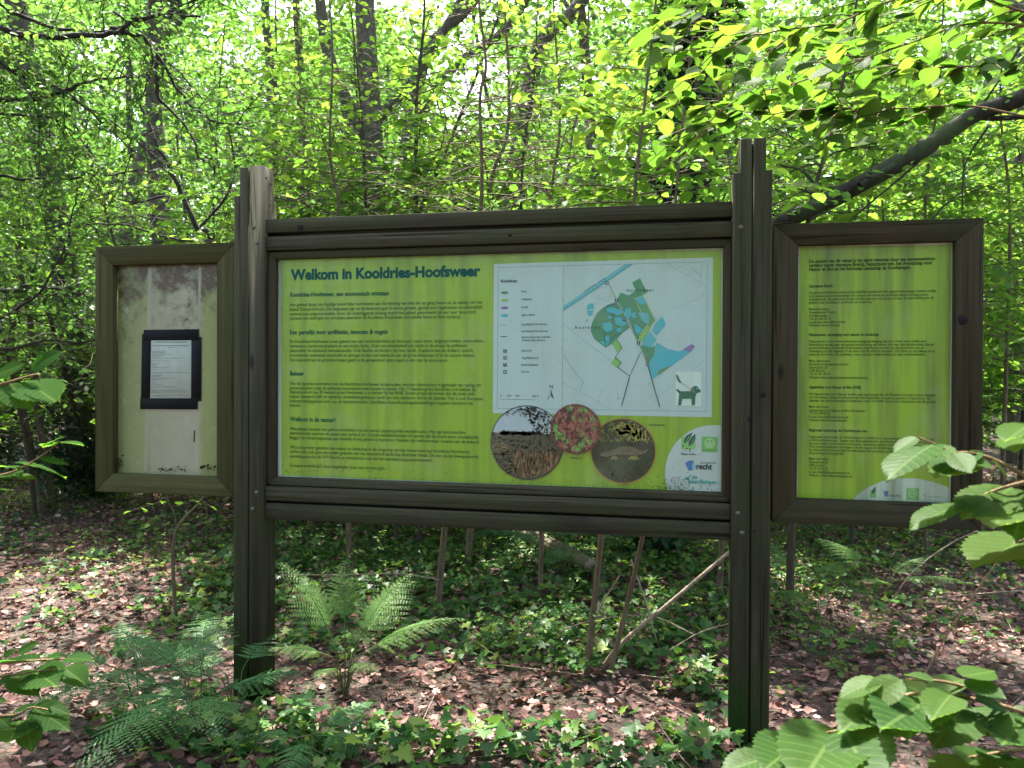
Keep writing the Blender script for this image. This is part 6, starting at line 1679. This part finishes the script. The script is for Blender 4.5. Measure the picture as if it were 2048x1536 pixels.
stick('dead_stick', [(560, 1150, 5.0), (680, 1150, 5.0), (800, 1148, 5.0), (880, 1160, 4.9)], .005, 'stick', 'long thin branch lying level left of the curved stem', 'stick')
stick('dead_stick', [(1830, 1385, 3.7), (1900, 1260, 3.8), (1990, 1130, 3.9), (2060, 1040, 4.0)], .005, 'hazel_twig', 'long reddish shoot rising at the right edge', 'stick')
stick('dead_stick', [(1770, 1220, 5.2), (1830, 1140, 5.2), (1905, 1085, 5.3), (1960, 1060, 5.3)], .006, 'stick', 'thin branch slanting below the right side panel', 'stick')
stick('dead_stick', [(1820, 1200, 5.0), (1990, 1185, 5.0), (2080, 1180, 5.0)], .005, 'stick', 'thin level branch near the right edge', 'stick')
def shade_sapling():
    P = rooted([(354, 1210), (347, 1160), (346, 1100), (352, 1062), (375, 1030), (402, 1002), (420, 970), (440, 900)], 4.9); acc = Acc(); st = smooth_path(P, 4); tube(acc, st, np.linspace(.013, .006, len(st)), 6)
    for pts in ([(352, 1062), (350, 1030), (335, 1000), (330, 960)], [(346, 1110), (340, 1080), (345, 1050)], [(402, 1002), (412, 1010), (415, 1045)]): e = smooth_path(pxpath(pts, 4.9), 3); tube(acc, e, np.linspace(.006, .002, len(e)), 4)
    rng = np.random.default_rng(6); ls = LeafSet()
    for pts in ([(335, 1000), (300, 1010), (262, 1022)], [(352, 1015), (380, 1000), (420, 1012)], [(415, 1045), (400, 1050), (380, 1050)], [(340, 1050), (320, 1045), (300, 1050)]):
        w = pxpath(pts, 4.9); tube(acc, w, .002, 3, False); twig_leaves(ls, w, .05, .07, rng)
    tree_thing('young_tree', P[0], acc, ls, LEAF8, 'small crooked sapling with forked stem below the left side panel', 'tree', YOUNG, 'stem', 'leaf')
shade_sapling()

# ---------------------------------------------------------------- hazel branches close to the camera: every leaf its own piece
def hazel_leaf_mesh(name, mat, curl, fold, seed):
    rg = np.random.default_rng(seed); nt_ = 29; t = np.linspace(0, 1, nt_)
    w = np.interp(t, [0, .04, .12, .28, .45, .6, .72, .82, .9, .96, 1], [.015, .13, .27, .375, .40, .37, .30, .20, .10, .04, 0])
    ser = np.where(np.arange(nt_) % 2 == 0, 1.035, .955); w = w * ser
    cols = np.array([-1, -.62, -.3, 0, .3, .62, 1.0]); V = []; UV = []
    for i in range(nt_):
        for c in cols:
            x = c * w[i]; y = t[i] + (.022 if abs(c) == 1 and i % 2 == 0 else 0) - .07 * abs(c) * w[i]
            z = fold * abs(c) * w[i] - curl * t[i] ** 2 + .0035 * math.sin(t[i] * 9 * 6.283 - abs(x) / .84 * 5 * 6.283) * (abs(c) > .1) * (w[i] > .1) + .03 * math.sin(3.1 * t[i] + seed) * c * abs(c)
            V.append((x, y, z)); UV.append((.5 + .5 * x / .42, t[i]))
    m = len(cols); Q = [(i * m + j, i * m + j + 1, (i + 1) * m + j + 1, (i + 1) * m + j) for i in range(nt_ - 1) for j in range(m - 1)]
    return mesh_np(name, V, np.array(Q), mat, smooth=True, uv=UV)
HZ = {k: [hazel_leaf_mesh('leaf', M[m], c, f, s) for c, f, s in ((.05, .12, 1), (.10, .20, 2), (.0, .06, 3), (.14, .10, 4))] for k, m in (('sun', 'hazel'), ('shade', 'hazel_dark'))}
def put_leaf(t, kind, b, tip, nvec, wide=1.0, k=None, rg=random):
    b = Vector(b); d = Vector(tip) - b; L = d.length; y = d.normalized(); n = Vector(nvec)
    z = (n - y * n.dot(y)).normalized(); x = y.cross(z)
    o = obj('leaf', HZ[kind][rg.randrange(4) if k is None else k], t)
    R = Matrix((x * wide, y, z)).transposed().to_4x4()
    o.matrix_basis = Matrix.Translation(b) @ R @ Matrix.Scale(L, 4)
    return o
def spray(name, d, twigs, lvs, kind, label, root, conv, seed, group='hazel sprays close to the camera', tw=.0026):
    rg = random.Random(seed)
    # the shoot that carries the twigs stands just outside the picture
    sd = d + .18; sx = -330 if conv(0, 0)[0] < 500 else 2420
    foot = at_d(sx, 740, sd); foot[2] = gz(foot[0], foot[1]); t = thing(name, foot, label, 'branch', group); top = 0.0
    for pts in twigs:
        P = np.array([at_d(*conv(q[0], q[1]), d + (q[2] if len(q) > 2 else 0)) for q in pts])
        if not 0 < conv(*pts[-1][:2])[0] < 2048:
            P = np.vstack([P, [foot[0], foot[1], P[-1, 2] - .12]]); top = max(top, P[-1, 2])
        st = smooth_path(P, 4); acc = Acc()
        tube(acc, st, np.linspace(tw * .55, tw * 1.7, len(st)), 6); obj('twig', acc.mesh('twig', M['hazel_twig'], True), t)
    acc = Acc(); tube(acc, smooth_path([foot - [0, 0, .05], foot + [.02, .03, top * .5], np.array([foot[0], foot[1], top + .02]), np.array([foot[0] + .05, foot[1], top + .35])], 4), np.linspace(.009, .004, 13), 7)
    obj('stem', acc.mesh('stem', M['hazel_twig'], True), t)
    for bx, by, tx, ty, tilt, wide in lvs:
        a = at_d(*conv(bx, by), d + rg.uniform(-.03, .03)); px, py = conv(tx, ty)
        b = at_d(px, py, d + tilt * .05 + rg.uniform(-.02, .02))
        # a leaf nods towards the viewer: its face is turned between the sky and the lens
        nv = np.array([0, 0, 1.0]) * (1 - abs(wide - 1) * 0) + (CAM - a) / np.linalg.norm(CAM - a) * (1.0 if tilt > -5 else .15) * wide_face(wide)
        acc = Acc(); 
        put_leaf(t, kind, a, b, nv + np.array([rg.uniform(-.2, .2), rg.uniform(-.15, .15), 0]), rg.uniform(.76, .92), None, rg)
    return t
def wide_face(w): return {0: .02, 1: .2, 2: .75}[w]
cA = lambda x, y: (1400 + x / 2.866, 1000 + y / 2.866)
spray('hazel_branch', 1.28, [[(560, 1400), (700, 1340), (830, 1312), (900, 1258), (1000, 1185), (1200, 1115), (1380, 1115), (1560, 1140), (1857, 1220), (2300, 1400, .2)], [(1200, 1030), (1400, 1042), (1600, 1105), (1700, 1180)], [(1500, 1482), (1640, 1460), (1857, 1430), (2200, 1400, .1)]],
      [(1160, 1030, 935, 1165, -1, 2), (1040, 1030, 785, 1105, 0, 1), (1340, 1037, 1175, 988, 0, 0), (1310, 1150, 1050, 1285, -2, 2), (1060, 1140, 800, 1300, -1, 2), (1520, 1185, 1345, 1358, -2, 2), (1530, 1190, 1780, 1362, -2, 2), (1580, 1130, 1785, 1200, -1, 1), (1540, 1122, 1330, 1152, 0, 0), (1510, 1030, 1290, 1085, 0, 1), (1520, 1030, 1755, 1140, -1, 1), (1510, 1012, 1688, 980, 0, 0),
       (820, 1310, 975, 1575, -3, 2), (780, 1335, 575, 1580, -3, 2), (570, 1395, 365, 1530, -2, 1), (390, 1480, 110, 1545, -1, 1), (640, 1350, 545, 1445, -1, 2), (1870, 1250, 1735, 1405, -2, 2), (1640, 1460, 1815, 1485, 0, 0), (1640, 1462, 1495, 1535, -1, 1), (1500, 1484, 1325, 1565, -1, 1), (1780, 1190, 1930, 1240, 0, 1), (1300, 1118, 1180, 1010, 1, 1), (1440, 1115, 1330, 1230, -2, 1), (1700, 1455, 1860, 1560, -2, 2), (1270, 1120, 1200, 1320, -2, 1), (1000, 1190, 1150, 1340, -2, 1)],
      'sun', 'sunlit hazel branch with large toothed leaves in the lower right corner', at_d(2200, 1500, 1.4), cA, 1)
cB = lambda x, y: (1530 + x / 2.328, 420 + y / 2.328)
spray('hazel_branch', 1.22, [[(705, 1055), (790, 1090), (880, 1128), (960, 1132), (1060, 1160), (1206, 1235), (1500, 1400, .15)], [(935, 1365), (1060, 1310), (1206, 1268), (1500, 1200, .15)], [(1000, 1640), (1150, 1560), (1300, 1500), (1500, 1450, .1)]],
      [(705, 1055, 597, 1130, 0, 1), (785, 1092, 552, 1215, -1, 1), (790, 1090, 860, 1165, -1, 1), (950, 1135, 805, 1195, -1, 1), (955, 1160, 795, 1250, -1, 1), (950, 1165, 1065, 1190, -1, 1), (950, 1120, 1022, 1126, 0, 0), (935, 1365, 665, 1447, -1, 1), (1150, 1292, 918, 1442, -1, 2), (1062, 1310, 915, 1350, 0, 1), (1172, 1340, 1062, 1482, -2, 2), (1215, 1315, 1160, 1475, -2, 2), (1236, 1000, 1116, 1065, -1, 1), (1225, 1060, 1168, 1110, -1, 1), (1240, 590, 1138, 617, 0, 1), (1235, 1525, 968, 1645, -1, 1), (1240, 1580, 1190, 1660, -1, 2), (880, 1130, 960, 1225, -2, 1), (1060, 1165, 1130, 1240, -1, 1), (1100, 1290, 1210, 1400, -1, 2)],
      'sun', 'sunlit hazel branch with pale leaves in front of the right side panel', at_d(2200, 1000, 1.35), cB, 2)
cC = lambda x, y: (x / 2.866, 1000 + y / 2.866)
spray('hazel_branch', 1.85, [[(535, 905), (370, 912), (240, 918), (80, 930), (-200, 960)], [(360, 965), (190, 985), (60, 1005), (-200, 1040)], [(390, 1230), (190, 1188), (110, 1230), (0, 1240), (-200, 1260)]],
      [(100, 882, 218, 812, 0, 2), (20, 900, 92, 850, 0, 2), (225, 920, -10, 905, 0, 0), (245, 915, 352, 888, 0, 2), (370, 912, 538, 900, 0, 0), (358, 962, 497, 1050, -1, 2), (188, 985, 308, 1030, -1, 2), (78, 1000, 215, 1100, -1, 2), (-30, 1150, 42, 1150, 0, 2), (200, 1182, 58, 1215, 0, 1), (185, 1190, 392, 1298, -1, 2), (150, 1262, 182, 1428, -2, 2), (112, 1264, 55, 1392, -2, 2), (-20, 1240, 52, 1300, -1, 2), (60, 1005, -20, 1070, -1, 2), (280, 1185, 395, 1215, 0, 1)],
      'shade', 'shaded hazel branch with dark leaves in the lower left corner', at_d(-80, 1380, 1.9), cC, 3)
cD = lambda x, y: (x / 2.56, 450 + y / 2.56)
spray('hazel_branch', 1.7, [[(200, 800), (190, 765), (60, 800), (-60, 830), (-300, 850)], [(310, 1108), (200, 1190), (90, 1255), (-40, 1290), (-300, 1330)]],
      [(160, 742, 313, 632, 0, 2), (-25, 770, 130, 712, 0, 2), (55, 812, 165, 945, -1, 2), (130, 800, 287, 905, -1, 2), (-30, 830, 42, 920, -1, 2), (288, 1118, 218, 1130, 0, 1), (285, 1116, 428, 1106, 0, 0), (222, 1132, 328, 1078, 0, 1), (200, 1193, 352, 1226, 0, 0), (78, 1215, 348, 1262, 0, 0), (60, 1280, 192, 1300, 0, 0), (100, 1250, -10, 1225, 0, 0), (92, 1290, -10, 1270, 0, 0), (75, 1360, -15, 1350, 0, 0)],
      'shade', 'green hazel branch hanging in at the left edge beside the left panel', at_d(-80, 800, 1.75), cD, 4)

def overhang():
    """hazel boughs reaching in from the right above the board"""
    rng = np.random.default_rng(55); rg = random.Random(55)
    tws = [[(2250, 60), (2100, 72), (1912, 74), (1795, 113), (1679, 148), (1600, 165), (1530, 190), (1440, 235)], [(2250, 200), (2100, 195), (1950, 200), (1790, 195), (1680, 197), (1590, 200), (1500, 205), (1400, 215)], [(2250, 10), (2100, 18), (1900, 10), (1780, 25), (1650, 60), (1550, 75), (1420, 90), (1300, 95)],
           [(1300, 292), (1350, 315), (1400, 345), (1440, 368), (1462, 380)], [(1600, 171), (1480, 170), (1380, 190), (1290, 200), (1200, 230), (1080, 260), (935, 275)], [(1679, 148), (1560, 120), (1430, 150), (1330, 195), (1240, 240)], [(1500, 205), (1400, 260), (1310, 290), (1200, 315), (1110, 352)],
           [(2250, 130), (1900, 140), (1650, 110), (1450, 60), (1300, 30)], [(2250, 270), (1950, 262), (1750, 250), (1600, 285), (1570, 330)], [(1650, 110), (1500, 130), (1350, 130), (1200, 150), (1050, 180)], [(1900, 20), (1700, 30), (1550, 25), (1400, 20), (1200, 45)]]
    deps = [2.35, 2.45, 2.3, 2.35, 2.5, 2.6, 2.65, 2.95, 2.9, 3.05, 2.9]
    groups = [([0, 2, 5], 'upper hazel bough with bright leaves reaching in from the top right'), ([1, 3, 4, 6], 'lower hazel bough with bright leaves reaching over the board from the right'), ([7, 9, 10], 'further hazel bough with mid green leaves behind the two nearer boughs')]
    for ids, lab in groups:
        bd = deps[ids[0]]; foot = at_d(2480, 740, bd); foot[2] = gz(foot[0], foot[1])
        t = thing('hazel_bough', foot, lab, 'branch', 'hazel boughs overhanging the board'); cnt = 0
        acc = Acc(); ft = at_d(2420, -60, bd); tube(acc, smooth_path([foot - [0, 0, .05], .5 * (foot + ft) + [.05, 0, 0], ft], 6), np.linspace(.022, .010, 13), 8); obj('stem', acc.mesh('stem', M['hazel_twig'], True), t)
        for i in ids:
            P = pxpath(tws[i], deps[i]); P = P + rng.normal(0, .03, P.shape)
            if tws[i][0][0] > 2200: P = np.vstack([at_d(2430, tws[i][0][1] + 60, bd), P]); st = smooth_path(P, 4); acc = Acc(); tube(acc, st, np.linspace(.0045, .0014, len(st)), 6)
            obj('twig', acc.mesh('twig', M['hazel_twig'], True), t)
            paths = [(st, .3)]
            cum = np.concatenate([[0], np.cumsum(np.linalg.norm(np.diff(st, axis=0), axis=1))]); L = cum[-1]; sgn = 1
            for s in np.arange(.25 * L, .96 * L, .115):
                p = np.array([np.interp(s, cum, st[:, q]) for q in range(3)]); k = min(np.searchsorted(cum, s), len(st) - 1); tt = nrm(st[k] - st[k - 1]); sd = nrm(np.cross(tt, [0, 0, 1.0])) * sgn; sgn = -sgn
                w = wander(p, tt * .7 + sd * .7 + [0, 0, rng.normal(-.08, .25)], rng.uniform(.14, .34), 4, rng, .1, (0, 0, -.25)); 
                wx_, wy, _ = project(w)
                if wy.max() > 420 or np.any((wx_ > 1455) & (wx_ < 1556) & (wy > 240)) or np.any((wx_ > 1560) & (wy > 440 - .52 * (wx_ - 1560) - 34)): continue
                acc = Acc(); tube(acc, w, np.linspace(.0024, .0012, 5), 4, False); obj('twig', acc.mesh('twig', M['hazel_twig'], True), t)
                paths.append((w, .15))
            for w, s0 in paths:
                cw = np.concatenate([[0], np.cumsum(np.linalg.norm(np.diff(w, axis=0), axis=1))]); Lw = cw[-1]; side = 1
                for s in np.arange(Lw * s0, Lw + .01, .058):
                    if cnt >= 296: break
                    p = np.array([np.interp(s, cw, w[:, q]) for q in range(3)]); k = min(max(1, np.searchsorted(cw, s)), len(w) - 1); tt = nrm(w[k] - w[k - 1]); sd = nrm(np.cross(tt, [0, 0, 1.0])) * side; side = -side
                    dr = nrm(tt * .6 + sd * .9 + np.array([0, 0, rng.normal(-.22, .22)])); ln = rng.uniform(.05, .085)
                    qx, qy, _ = project(np.array([p, p + dr * ln * .5, p + dr * ln]))
                    if np.any((qx > 1455) & (qx < 1556) & (qy > 250) & (qy < 352)) or np.any((qy > 425)) or np.any((qx > 1560) & (qy > 440 - .52 * (qx - 1560) - 34)): continue
                    put_leaf(t, 'sun', p, p + dr * ln, np.array([0, -.28, 1]) + rng.normal(0, .33, 3), 1.0, None, rg); cnt += 1
overhang()
